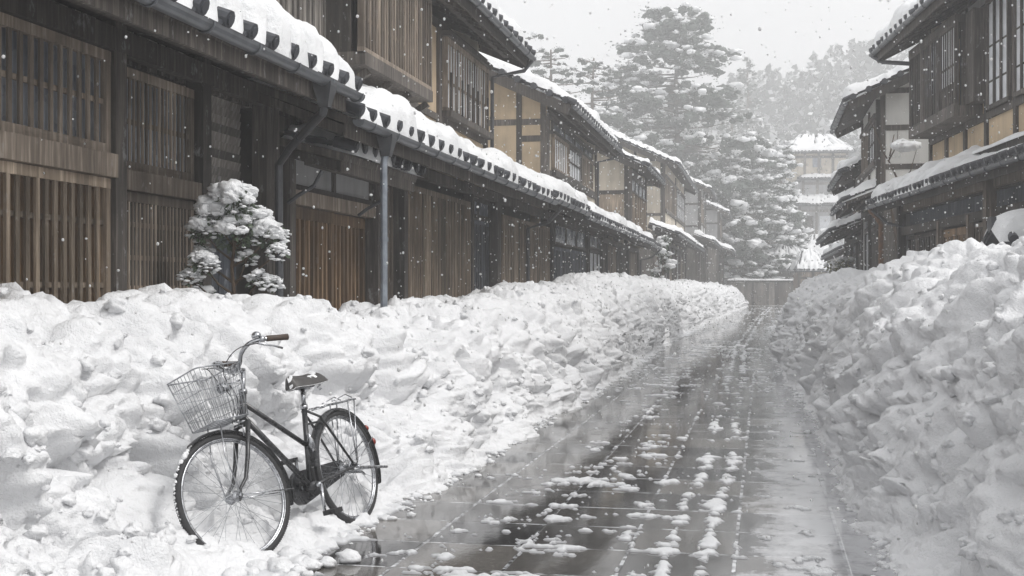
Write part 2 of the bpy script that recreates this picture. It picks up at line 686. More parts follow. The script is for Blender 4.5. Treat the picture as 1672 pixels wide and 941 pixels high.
def transom(root, u0, u1, z0, z1, v, n=2, mat='wood_dark', pane='paper', name='transom_window'):
    b_ = MB()
    b_.box((v - .06, u0, z0), (v + .008, u1, z0 + .05))
    b_.box((v - .06, u0, z1 - .05), (v + .008, u1, z1))
    for k in range(n + 1):
        u = u0 + (u1 - u0) * k / n
        a, c = max(u0, u - .03), min(u1, u + .03)
        b_.box((v - .058, a, z0 + .05), (v + .006, c, z1 - .05))
    o = b_.build(name, mat, root)
    p_ = MB()
    p_.box((v - .05, u0 + .01, z0 + .02), (v - .025, u1 - .01, z1 - .02), .5)
    p_.build('pane', pane, o)
    return o


def downpipe(root, pts, r=.036, mat='metal_dark', hopper=True, label=None):
    b_ = MB()
    b_.tube(pts, r, 10)
    p0 = Vector(pts[0])
    hop = None
    if hopper:
        hop = MB()
        V = []
        for zz, s in ((.10, .075), (.07, .075), (-.06, .045), (-.10, .038)):
            V += [(p0.x - s, p0.y - s, p0.z + zz), (p0.x + s, p0.y - s, p0.z + zz), (p0.x + s, p0.y + s, p0.z + zz), (p0.x - s, p0.y + s, p0.z + zz)]
        F = [(0, 1, 2, 3)]
        for k in range(3):
            for j in range(4):
                F.append((k * 4 + j, k * 4 + (j + 1) % 4, k * 4 + 4 + (j + 1) % 4, k * 4 + 4 + j))
        hop.add(V, F)
    for i in range(len(pts) - 1):
        p, q = Vector(pts[i]), Vector(pts[i + 1])
        L = (q - p).length
        k = .7
        while k < L:
            c = p + (q - p) * (k / L)
            d = (q - p).normalized() * .02
            b_.tube([c - d, c + d], r * 1.22, 10)
            k += .95
    o = b_.build('downpipe', mat, root, False)
    if hop:
        hop.build('hopper', 'metal_dark', o)
    if label:
        o['label'] = label
    return o


def gable_roof(root, u0, u1, ve, ze, vr, slope, period, T, seed, seg=6, du=.08, name='upper_roof', edge=.1, ends=True, gut=True, mat_snow='snow', ridge=True):
    """front slope to the ridge at vr, plain back slope, bargeboards, ridge roll with end tiles, snow on both slopes"""
    zr = ze + (ve - vr) * slope
    r_, per = tiled_slope(root, name, u0, u1, ve, ze, vr, zr, period, ends, seg)
    vb = 2 * vr - ve
    b_ = MB()
    b_.poly_prism([(vb, u0, ze), (vr - .002, u0, zr), (vr - .002, u0, zr - .075), (vb, u0, ze - .075)], (0, u1 - u0, 0))
    b_.build('back_slope', 'tile', r_)
    b_ = MB()
    for u in (u0, u1):
        for v_ in (ve, vb):
            sgn = 1 if v_ == ve else -1
            b_ = MB()
            b_.beam((v_ - sgn * .03, u, ze - .12), (vr, u, zr - .12), .05, .20)
            b_.build('bargeboard', 'wood_dark', r_)
    # verge: a row of rounded tiles down each gable edge
    b_ = MB()
    n = max(3, int((ve - vr) / .34))
    for u in (u0 + .03, u1 - .03):
        for k in range(n):
            f = (k + .3) / n
            v_ = ve + (vr - ve) * f
            z_ = ze + (zr - ze) * f
            s = -1 if u < (u0 + u1) / 2 else 1
            b_.tube([(v_, u + s * .10, z_ + .055), (v_, u - s * .2, z_ + .06)], .075, 8)
    b_.build('verge_tiles', 'tile', r_)
    if ridge:
        b_ = MB()
        b_.box((vr - .12, u0 + .02, zr + .0), (vr + .12, u1 - .02, zr + .14))
        b_.tube([(vr, u0 - .05, zr + .2), (vr, u1 + .05, zr + .2)], .095, 10)
        for u in (u0 - .03, u1 + .03):
            b_.tube([(vr, u - .05, zr + .16), (vr, u + .05, zr + .16)], .17, 12)
            b_.tube([(vr, u - .04, zr + .34), (vr, u + .04, zr + .34)], .09, 10)
        b_.build('ridge', 'tile', r_)
    snow_on_slope(r_, u0 + .02, u1 - .02, ve, ze, vr - .02, zr, T, per, seed, du, edge, ph=u0, vedge=.16, mat=mat_snow)
    snow_on_slope(r_, u0 + .02, u1 - .02, vb, ze, vr + .02, zr, T, 0, seed + 5, du * 2, .1, mat=mat_snow)
    if ridge:
        b_ = MB()
        uu = np.linspace(u0 + .1, u1 - .1, max(6, int((u1 - u0) / .25)))
        rr = .13 + .04 * vn(uu * 1.5, uu * 0, seed + 2)
        b_.tube([(vr, a, zr + .2) for a in uu], [float(x) for x in rr], 9)
        b_.build('snow_cover', mat_snow, r_, True)
    if gut:
        gutter(r_, u0 + .02, u1 - .02, ve + .075, ze - .03, .055 if seg > 5 else .06)
    return r_, zr


def gable_wall(root, u, v0, v1, z0, ze, vr, slope, v_eave, mat, near=1, beams=(), studs=(), th=.12):
    """wall closing a gable end at y = u between v0 (front) and v1 (back); near=-1 faces -y"""
    zf = ze + (v_eave - v0) * slope - .1
    zr = ze + (v_eave - vr) * slope - .1
    b_ = MB()
    b_.poly_prism([(v0, u, z0), (v0, u, zf), (vr, u, zr), (v1, u, zf), (v1, u, z0)], (0, -near * th, 0))
    o = b_.build('gable_wall', mat, root)
    b_ = MB()

    def top(v):
        return min(zf + (v0 - v) * slope, zf + (v - v1) * slope) - .02
    for s in studs:
        b_.box((s - .06, u + near * .018, z0 + .002), (s + .06, u - near * .03, top(s)))
    for z, a, c in beams:
        b_.box((a, u + near * .013, z - .065), (c, u - near * .03, z + .065))
    if studs or beams:
        b_.build('timber_frame', 'wood_dark', root)
    return o


# ================================================================== HOUSES
XL = -4.4

GL = 'wooden townhouses along the left of the street'
GR = 'wooden townhouses along the right of the street'


def lower_roof(root, u0, u1, ve, ze, vt, slope, period, T, seed, seg=8, du=.05, edge=.12, raf=True, gut=True, name='lower_roof', mat_snow='snow', vedge=.12):
    zt = ze + (ve - vt) * slope
    r_, per = tiled_slope(root, name, u0, u1, ve, ze, vt, zt, period, True, seg)
    snow_on_slope(r_, u0 + .01, u1 - .01, ve, ze, vt, zt, T, per, seed, du, edge, ph=u0, mat=mat_snow, vedge=vedge)
    if raf:
        rafters(r_, u0 + .03, u1 - .03, ve, ze, vt, zt)
    if gut:
        gutter(r_, u0, u1, ve + .085, ze - .035)
    return r_


# ---- nearest house on the left
def house_near():
    Y0 = 1.0
    r = tag(empty('lattice_house', (XL, Y0, 0)), 'nearest brown timber house with a tall two-tier slatted lattice front and snow-laden eave', 'house', GL)
    y = lambda Y: Y - Y0
    L = y(10.5)
    pA, pB, pC = y(yf(192, XL)), y(yf(333, XL)), y(yf(455, XL))
    posts(r, [.08, y(4.6), pA, pB], 0, 3.28, 0, .15)
    posts(r, [L - .08], 0, 3.2, 0, .14)
    rails(r, .1, L - .1, [(3.12, .16), (3.32, .14)], .01, .16)
    for a, c in ((.16, y(4.6) - .08), (y(4.6) + .08, pA - .08)):
        lattice(r, a, c, 2.32, 3.03, -.01, .108, .036, .018, (2.68,), back='pane')
        rails(r, a, c, [(2.24, .16)], .03, mat='wood_lattice', name='mid_rail')
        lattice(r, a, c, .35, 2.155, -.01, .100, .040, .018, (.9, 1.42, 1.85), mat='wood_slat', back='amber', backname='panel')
        wall(r, a, c, 0, .34, -.03, 'stone', 'plinth')
    a, c = pA + .08, pB - .08
    lattice(r, a, c, 2.24, 2.98, -.05, .064, .020, .014, (2.6,), back='pane')
    rails(r, a, c, [(2.165, .14)], 0.0, mat='wood_lattice', name='mid_rail')
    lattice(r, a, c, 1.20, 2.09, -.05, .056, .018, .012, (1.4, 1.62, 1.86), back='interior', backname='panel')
    rails(r, a, c, [(1.14, .12)], .01, mat='wood_slat', name='sill_rail')
    boards(r, a, c, 0, 1.075, -.05, .13, 'wood_grey', 'apron_boards', False)
    # recess right of the lattice: weathered louvre boards above, upright boards below
    a, c = pB + .08, L - .16
    b_ = MB()
    z = 2.2
    while z < 3.04:
        b_.beam((-.30, (a + c) / 2, z), (-.22, (a + c) / 2, z - .02), c - a, .085)
        z += .075
    b_.box((-.42, a, 2.1), (-.33, c, 3.05))
    b_.build('louvre_panel', 'wood_grey', r)
    rails(r, a, c, [(2.12, .11)], -.2, mat='wood_dark', name='beam')
    boards(r, a, c, 0, 2.06, -.26, .12, 'wood_blue', 'board_panel', False)
    # roof strip
    lower_roof(r, y(1.0), y(10.02), .93, 3.08, -.2, .38, .38, .42, 5, 10, .03, .05)
    downpipe(r, [(1.0, y(9.22), 2.93), (.96, y(9.28), 2.80), (.35, y(10.1), 2.62), (.16, y(10.32), 2.5), (.16, y(10.34), .5)], .036)
    # upper storey: weathered upright boards
    boards(r, 0, L, 3.05, 5.6, -.2, .15, 'wood_grey')
    posts(r, [.1, y(3.5), y(7.0), L - .1], 3.1, 5.7, -.18, .15, 'wood_grey')
    gable_roof(r, -.4, L + .1, .42, 5.75, -3.6, .42, .38, .26, 17, 5, .12, ends=True)
    gable_wall(r, 0, -.33, -6.8, 0, 5.75, -3.6, .42, .42, 'plaster_grey', -1)
    gable_wall(r, L, -.33, -6.8, 0, 5.75, -3.6, .42, .42, 'plaster_grey', 1)
    wall(r, .12, L - .12, 0, 5.6, -6.7, 'plaster_grey', 'back_wall')
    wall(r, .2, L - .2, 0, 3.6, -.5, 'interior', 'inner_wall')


house_near()


def house_bay():
    Y0 = 10.5
    r = tag(empty('lattice_house', (XL, Y0, 0)), 'house with a projecting slatted bay above amber lattice doors and a small door hood', 'house', GL)
    y = lambda Y: Y - Y0
    L = 20.3 - Y0
    d0, d1 = y(yf(480, XL)), y(yf(612, XL))
    l0, l1 = y(yf(664, XL)), y(yf(768, XL))
    posts(r, [.08, d0 - .1, d1 + .1, l0 - .12], 0, 3.1, 0, .15)
    posts(r, [l1 + .08, L - .08], 0, 3.1, 0, .13)
    rails(r, .1, L - .1, [(2.92, .15), (3.14, .12)], .012, .15)
    # doors
    mid = (d0 + d1) / 2
    for k, (a, c, v) in enumerate(((d0, mid + .03, -.06), (mid - .03, d1, -.12))):
        b_ = MB()
        b_.box((v - .05, a, .25), (v, c, .38))
        b_.box((v - .05, a, 2.08), (v, c, 2.2))
        b_.box((v - .05, a, .38), (v, a + .07, 2.08))
        b_.box((v - .05, c - .07, .38), (v, c, 2.08))
        n = 9
        for i in range(1, n):
            u = a + .07 + (c - a - .14) * i / n
            b_.box((v - .045, u - .022, .38), (v - .006, u + .022, 2.08))
        b_.box((v - .044, a + .07, 1.02), (v - .004, c - .07, 1.10))
        o = b_.build('sliding_door', 'wood_warm', r)
        p_ = MB()
        p_.box((v - .072, a + .03, .27), (v - .055, c - .03, 2.18), .5)
        p_.build('panel', 'amber', o)
    rails(r, d0 - .03, d1 + .03, [(2.28, .14)], -.02, mat='wood_lattice')
    transom(r, d0, d1, 2.36, 2.80, -.04, 2, pane='plaster_grey')
    # narrow slatted strip, then a big fine lattice
    lattice(r, d1 + .19, l0 - .2, .3, 2.84, -.12, .095, .032, .018, (1.0, 1.5, 2.1), back='interior', backname='panel')
    lattice(r, l0, l1, .3, 2.72, .0, .090, .030, .016, (.9, 1.3, 1.7, 2.1, 2.45), mat='wood_slat', back='amber', backname='panel')
    lattice(r, l1 + .16, L - .16, .3, 2.5, -.12, .13, .035, .018, (1.0, 1.7), mat='wood_blue', back='interior', backname='panel')
    transom(r, l1 + .16, L - .16, 2.53, 2.84, -.1, 2, pane='pane')
    # door hood
    hd = lower_roof(r, d0 - .35, d1 - .45, .64, 2.64, .0, .25, .3, .2, 33, 8, .035, .1, raf=True, gut=False, name='door_hood')
    for u in (d0 - .2, d1 - .65):
        b_ = MB()
        b_.tube([(.02, u, 2.2), (.12, u, 2.27), (.28, u, 2.36), (.36, u, 2.5)], .02, 6)
        b_.build('bracket', 'metal_dark', hd)
    lower_roof(r, y(10.06), L - .02, .91, 2.88, -.2, .38, .40, .38, 41, 9, .035, .04)
    downpipe(r, [(.98, y(yf(630, -3.43)), 2.72), (.95, y(yf(630, -3.43)), 2.55), (.95, y(yf(630, -3.43)) + .01, .4)], .034, 'metal_pale', label='pale galvanised downpipe')
    # upper storey
    uA = y(yf(578, -4.6))
    boards(r, 0, uA - .08, 3.05, 5.3, -.2, .15, 'wood_grey')
    wall(r, uA, L, 3.05, 5.3, -.22, 'plaster_tan', 'wall')
    b0, b1 = y(yf(590, -4.18)), y(yf(702, -4.18))
    w0, w1 = y(yf(732, -4.5)), y(yf(800, -4.5))
    posts(r, [uA, y(yf(722, -4.55)), L - .08], 3.1, 5.25, -.2, .14)
    # projecting bay
    b_ = MB()
    b_.box((-.21, b0, 3.78), (.26, b1, 3.92))
    b_.box((-.21, b0, 5.08), (.26, b1, 5.2))
    b_.box((-.21, b0, 3.92), (.10, b0 + .05, 5.08))
    b_.box((-.21, b1 - .05, 3.92), (.10, b1, 5.08))
    k = b0 + .3
    while k < b1:
        b_.beam((-.2, k, 3.5), (.2, k, 3.76), .07, .08)
        k += .8
    bay = b_.build('projecting_bay', 'wood_dark', r)
    lattice(bay, b0, b1, 3.9, 5.1, .245, .10, .034, .018, (4.3, 4.7), back='interior', backname='panel', name='lattice')
    o = lattice(r, w0, w1, 3.98, 5.08, -.12, .16, .034, .018, (4.45,), back='paper', mat='wood_lattice')
    b_ = MB()
    b_.box((-.21, w0 - .06, 3.9), (-.04, w1 + .06, 3.99))
    b_.box((-.21, w0 - .06, 5.085), (-.06, w1 + .06, 5.16))
    n = 8
    for i in range(n):
        b_.box((-.075, w0 + (w1 - w0) * i / n, 3.99), (-.05, w0 + (w1 - w0) * i / n + .04, 4.55))
    b_.build('window_guard', 'wood_dark', r)
    rails(r, uA, L, [(5.22, .12), (3.86, .09)], -.195, .12)
    gable_roof(r, -.1, L + .45, .46, 5.38, -3.6, .42, .40, .36, 57, 7, .055, edge=.04)
    rafters(r, .0, L + .35, .46, 5.38, -.3, 5.38 + .76 * .42)
    downpipe(r, [(.53, L + .35, 5.30), (.40, L + .3, 5.12), (-.12, L + .12, 5.0), (-.12, L + .1, 3.3)], .034, hopper=False)
    gable_wall(r, L, -.33, -6.8, 0, 5.38, -3.6, .42, .46, 'plaster_sand', 1)
    wall(r, .12, L - .12, 0, 5.2, -6.7, 'plaster_grey', 'back_wall')
    wall(r, .2, L - .2, 0, 3.5, -.5, 'interior', 'inner_wall')


house_bay()


def house_tan():
    Y0 = 20.3
    r = tag(empty('plaster_house', (XL, Y0, 0)), 'house with a tan plaster gable and pale barred window above blue-grey slats', 'house', GL)
    y = lambda Y: Y - Y0
    L = 34.3 - Y0
    s0, s1 = y(yf(822, XL)), y(yf(899, XL))
    t0, t1 = y(yf(906, XL)), y(yf(958, XL))
    q0, q1 = y(yf(964, XL)), y(yf(990, XL))
    posts(r, [.07, s1 + .15, t1 + .15, q1 + .1, L - .06], 0, 3.1, 0, .15)
    rails(r, .05, L - .05, [(2.92, .16), (3.12, .12)], .012)
    lattice(r, .2, s0 - .1, .3, 2.7, -.1, .13, .036, .018, (1, 1.8), back='interior', backname='panel')
    lattice(r, s0, s1, .3, 2.68, -.02, .135, .07, .03, (1.3,), mat='wood_slat', back='amber', backname='panel', name='slatted_shutter')
    lattice(r, t0 + .15, t1, .3, 2.3, -.02, .20, .11, .03, (1.6,), mat='wood_blue', back='interior', backname='panel', name='slatted_shutter')
    transom(r, t0 + .15, t1, 2.36, 2.82, -.02, 3, pane='pane')
    lattice(r, q0 + .1, q1, .3, 2.4, -.03, .7, .05, .03, (1.3,), mat='wood_dark', back='paper', name='window')
    transom(r, q0 + .1, q1, 2.44, 2.82, -.03, 2, pane='pane')
    u1 = y(24.2)
    lower_roof(r, .0, u1, .93, 2.92, -.2, .38, .40, .36, 71, 8, .045, .04, name='lower_roof')
    lower_roof(r, u1 + .02, L - .02, .90, 2.86, -.2, .38, .38, .32, 72, 6, .055, .04, name='lower_roof')
    downpipe(r, [(.95, y(21.2), 2.8), (.6, y(21.9), 2.6), (.14, y(22.3), 2.5), (.14, y(22.32), .4)], .034, hopper=False)
    # upper storey stands back from the gap
    a, c = y(yf(896, -4.5)), y(yf(975, -4.5))
    wall(r, a + .12, c - .12, 3.05, 5.15, -.15, 'plaster_sand', 'wall')
    posts(r, [a + .07, c - .07], 3.1, 5.1, -.13, .15)
    w0, w1 = y(yf(907, -4.45)), y(yf(970, -4.45))
    n3 = (w1 - w0) / 3
    lattice(r, w0, w0 + n3, 3.98, 4.78, -.07, .24, .06, .012, (), mat='wood_slat', back='paper')
    lattice(r, w0 + n3 + .03, w0 + 2 * n3, 3.98, 4.78, -.07, .42, .03, .012, (4.4,), mat='wood_dark', back='paper', name='window')
    lattice(r, w0 + 2 * n3 + .03, w1, 3.98, 4.78, -.07, .24, .09, .012, (), mat='wood_slat', back='interior', backname='panel')
    transom(r, w0, w1, 4.82, 5.06, -.09, 4, pane='pane')
    rails(r, a, c, [(3.9, .11), (4.80, .05), (5.12, .1)], -.128)
    rails(r, w0 - .1, w1 + .1, [(3.92, .13)], -.04, name='window_sill')
    gable_roof(r, a - .5, c + .35, .45, 5.25, -3.3, .46, .38, .34, 81, 6, .06, edge=.04)
    rafters(r, a - .4, c + .3, .45, 5.25, -.3, 5.25 + .75 * .46)
    zb = 5.25
    gable_wall(r, a, -.15, -6.4, 2.8, zb, -3.3, .46, .45, 'plaster_tan', -1,
               beams=[(4.62, -.75, -.2), (4.98, -6, -.2), (3.72, -6, -.2)], studs=[-.22, -.75, -1.5, -2.4, -3.3, -4.4])
    gable_wall(r, c, -.15, -6.4, 2.8, zb, -3.3, .46, .45, 'plaster_sand', 1)
    wall(r, .12, L - .12, 0, 3.3, -6.3, 'plaster_grey', 'back_wall')
    wall(r, .12, L - .12, 0, 3.3, -.5, 'interior', 'inner_wall')
    b_ = MB()
    b_.box((-6.3, .1, 3.2), (-.25, L - .1, 3.35))
    ro = b_.build('low_roof', 'tile', r)
    b_ = MB()
    uu, vv = np.meshgrid(np.linspace(.1, L - .1, 60), np.linspace(-6.3, -.2, 30), indexing='ij')
    b_.grid(np.stack([vv, uu, 3.5 + .08 * fbm(uu, vv, 8, 3)], -1), flip=True)
    b_.build('snow_cover', 'snow', ro, True)
    downpipe(r, [(.52, c + .3, 5.15), (.3, c + .25, 5.0), (-.08, c + .02, 4.9), (-.08, c + .02, 3.5)], .034, hopper=False)


house_tan()


def house_brown():
    Y0 = 34.3
    r = tag(empty('board_house', (XL, Y0, 0)), 'low brown board house with a lattice upper wall, just before the snowy bush', 'house', GL)
    L = 44.3 - Y0
    posts(r, [.07, L * .35, L * .66, L - .07], 0, 3.05, 0, .15)
    rails(r, .05, L - .05, [(2.75, .14), (3.0, .12)], .012)
    lattice(r, .2, L * .35 - .1, .3, 2.66, -.03, .16, .10, .03, (1.5,), mat='wood_slat', back='interior', backname='panel', name='slatted_shutter')
    lattice(r, L * .35 + .1, L * .66 - .1, .3, 2.66, -.06, .22, .08, .03, (1.2, 2.1), mat='wood_dark', back='amber', backname='panel', name='slatted_shutter')
    lattice(r, L * .66 + .1, L - .2, .3, 2.66, -.03, .14, .09, .03, (1.5,), mat='wood_lattice', back='interior', backname='panel', name='slatted_shutter')
    lower_roof(r, .02, 6.0, .86, 2.86, -.2, .38, .34, .30, 91, 5, .08, .04)
    lower_roof(r, 6.02, L, .72, 2.86, -.2, .38, .34, .28, 92, 5, .08, .04)
    a, c = 4.6, L - .2
    v0 = .25
    wall(r, a + .12, c - .12, 3.0, 5.25, v0, 'wood_grey', 'wall')
    boards(r, a + .15, c - .15, 3.1, 4.45, v0 + .06, .22, 'wood_slat', 'board_wall')
    transom(r, a + .15, c - .15, 4.48, 4.95, v0 + .06, 4, pane='pane')
    posts(r, [a + .07, c - .07], 3.1, 5.2, v0 + .05, .15)
    gable_roof(r, a - .5, c + .4, v0 + .6, 5.2, -3.0, .46, .34, .3, 95, 5, .09, edge=.04)
    gable_wall(r, a, v0, -6.2, 2.8, 5.2, -3.0, .46, v0 + .6, 'plaster_sand', -1,
               beams=[(3.3, -6, .2), (4.45, -6, .2)], studs=[v0 - .1, -1.0, -2.2])
    b_ = MB()
    b_.box((-5.9, a + .02, 3.4), (v0 - .18, a - .02, 4.38))
    b_.build('gable_boards', 'wood_slat', r)
    gable_wall(r, c, v0, -6.2, 2.8, 5.2, -3.0, .46, v0 + .6, 'plaster_sand', 1)
    wall(r, .12, L - .12, 0, 3.2, -6.0, 'plaster_grey', 'back_wall')
    wall(r, .12, L - .12, 0, 3.2, -.5, 'interior', 'inner_wall')
    wall(r, L - .12, L, 0, 3.2, -.12, 'wood_grey', 'end_wall', 5.8)
    b_ = MB()
    b_.box((-6.0, .1, 3.2), (-.25, L - .1, 3.3))
    ro = b_.build('low_roof', 'tile', r)
    b_ = MB()
    b_.box((-6.0, .1, 3.301), (-.25, L - .1, 3.5))
    b_.build('snow_cover', 'snow', ro)
    downpipe(r, [(.8, L - .1, 2.78), (.5, L - .15, 2.5), (.1, L - .18, 2.4), (.1, L - .18, .3)], .036, hopper=False)


house_brown()


def far_house(name, label, grp, X, Y, rz, L, v_up, ez_low, ez_up, depth, slope, up0, up1, wallm, seed, ov=.9, ovu=.65, lowm='wood_lattice', near_end=0, gmat=None, shift=.0, snowm='snow', T=.34, low_u=(None, None)):
    """a townhouse seen from some way off: slatted ground floor, tiled eave, plaster upper floor with windows, gabled roof"""
    r = tag(empty(name, (X, Y, 0), rz), label, 'house', grp)
    n = max(2, int(L / 2.6))
    us = [L * k / n for k in range(n + 1)]
    posts(r, [min(max(u, .08), L - .08) for u in us], 0, ez_low + .15, 0, .16)
    rails(r, .05, L - .05, [(ez_low - .12, .16), (ez_low + .12, .12)], .012)
    for k in range(n):
        kind = (k + seed) % 3
        a, c = us[k] + .12, us[k + 1] - .12
        zt = ez_low - .55
        if kind == 0:
            lattice(r, a, c, .25, zt, -.04, .17, .09, .03, (1.3,), mat=lowm, back='interior', backname='panel', name='slatted_shutter')
        elif kind == 1:
            lattice(r, a, c, .25, zt, -.05, .13, .05, .03, (1.0, 1.7), mat='wood_dark', back='amber', backname='panel')
        else:
            lattice(r, a, c, .25, zt, -.05, .7, .06, .015, (1.2,), mat='wood_dark', back='paper', name='window')
        transom(r, a, c, zt + .03, ez_low - .21, -.05, 2, pane='pane')
    lu0, lu1 = low_u
    lower_roof(r, 0 if lu0 is None else lu0, L if lu1 is None else lu1, ov, ez_low, min(-.2, v_up - .05), .38, .32, T, seed * 7 + 1, 5, .09, .04, mat_snow=snowm)
    wall(r, up0 + .12, up1 - .12, ez_low, ez_up + .25, v_up, wallm, 'wall')
    posts(r, [up0 + .07, (up0 + up1) / 2, up1 - .07], ez_low, ez_up + .1, v_up + .02, .15)
    m_ = (up0 + up1) / 2
    h = ez_up - ez_low
    z0, z1 = ez_low + .42 * h, ez_low + .86 * h
    lattice(r, up0 + .3, m_ - .15, z0, z1, v_up + .07, .22, .06, .015, (), mat='wood_lattice', back='interior', backname='panel')
    lattice(r, m_ + .15, up1 - .3, z0, z1, v_up + .07, .45, .05, .015, ((z0 + z1) / 2,), mat='wood_dark', back='paper', name='window')
    rails(r, up0 + .1, up1 - .1, [(z0 - .05, .12), (z1 + .06, .1)], v_up + .08, name='window_sill')
    vr = v_up - depth / 2
    gable_roof(r, up0 - .5, up1 + .5, v_up + ovu, ez_up, vr, slope, .32, T, seed * 7 + 3, 5, .09, edge=.03, mat_snow=snowm)
    gm = gmat or wallm
    for u, nr in ((up0, -1), (up1, 1)):
        st = [v_up - .1, v_up - 1.3, v_up - 2.6, v_up - 3.9] if (nr == -1) == (near_end == 0) else []
        bm = [(ez_low + .35 * h, v_up - depth, v_up - .05), (ez_low + .75 * h, v_up - depth, v_up - .05), (ez_up + .3, v_up - depth + 1, v_up - .1)] if st else []
        gable_wall(r, u, v_up, v_up - depth, 0, ez_up, vr, slope, v_up + ovu, gm, nr, bm, st)
    wall(r, .1, L - .1, 0, ez_low + .2, -.5, 'interior', 'inner_wall')
    wall(r, .12, L - .12, 0, ez_up, v_up - depth + .12, 'plaster_grey', 'back_wall')
    for u in (0, L):
        wall(r, max(0, u - .12), max(.12, u), 0, ez_low + .2, -.13, 'wood_grey', 'end_wall', depth - .5)
    return r


far_house('plaster_house', 'tall cream-gabled house behind the snowy bush with a ridge-end tile against the pine', GL, -4.3, 49.5, 0, 21.5, -.05, 3.55, 6.9, 7.6, .45, 6.0, 20.5, 'plaster_sand', 3, ov=.95, lowm='wood_lattice')
far_house('plaster_house', 'grey far house on the left between the tall cream gable and the last narrow house', GL, -3.75, 72.4, 0, 13.5, -.1, 4.1, 7.6, 7.0, .45, 6.0, 12.8, 'plaster_grey', 5, ov=.95, lowm='wood_grey')
far_house('plaster_house', 'last and palest house on the left beside the end of the street', GL, -3.05, 87.0, 0, 12.5, -.1, 4.0, 7.0, 7.0, .45, 6.0, 11.5, 'plaster_grey', 7, ov=.95, lowm='wood_grey')


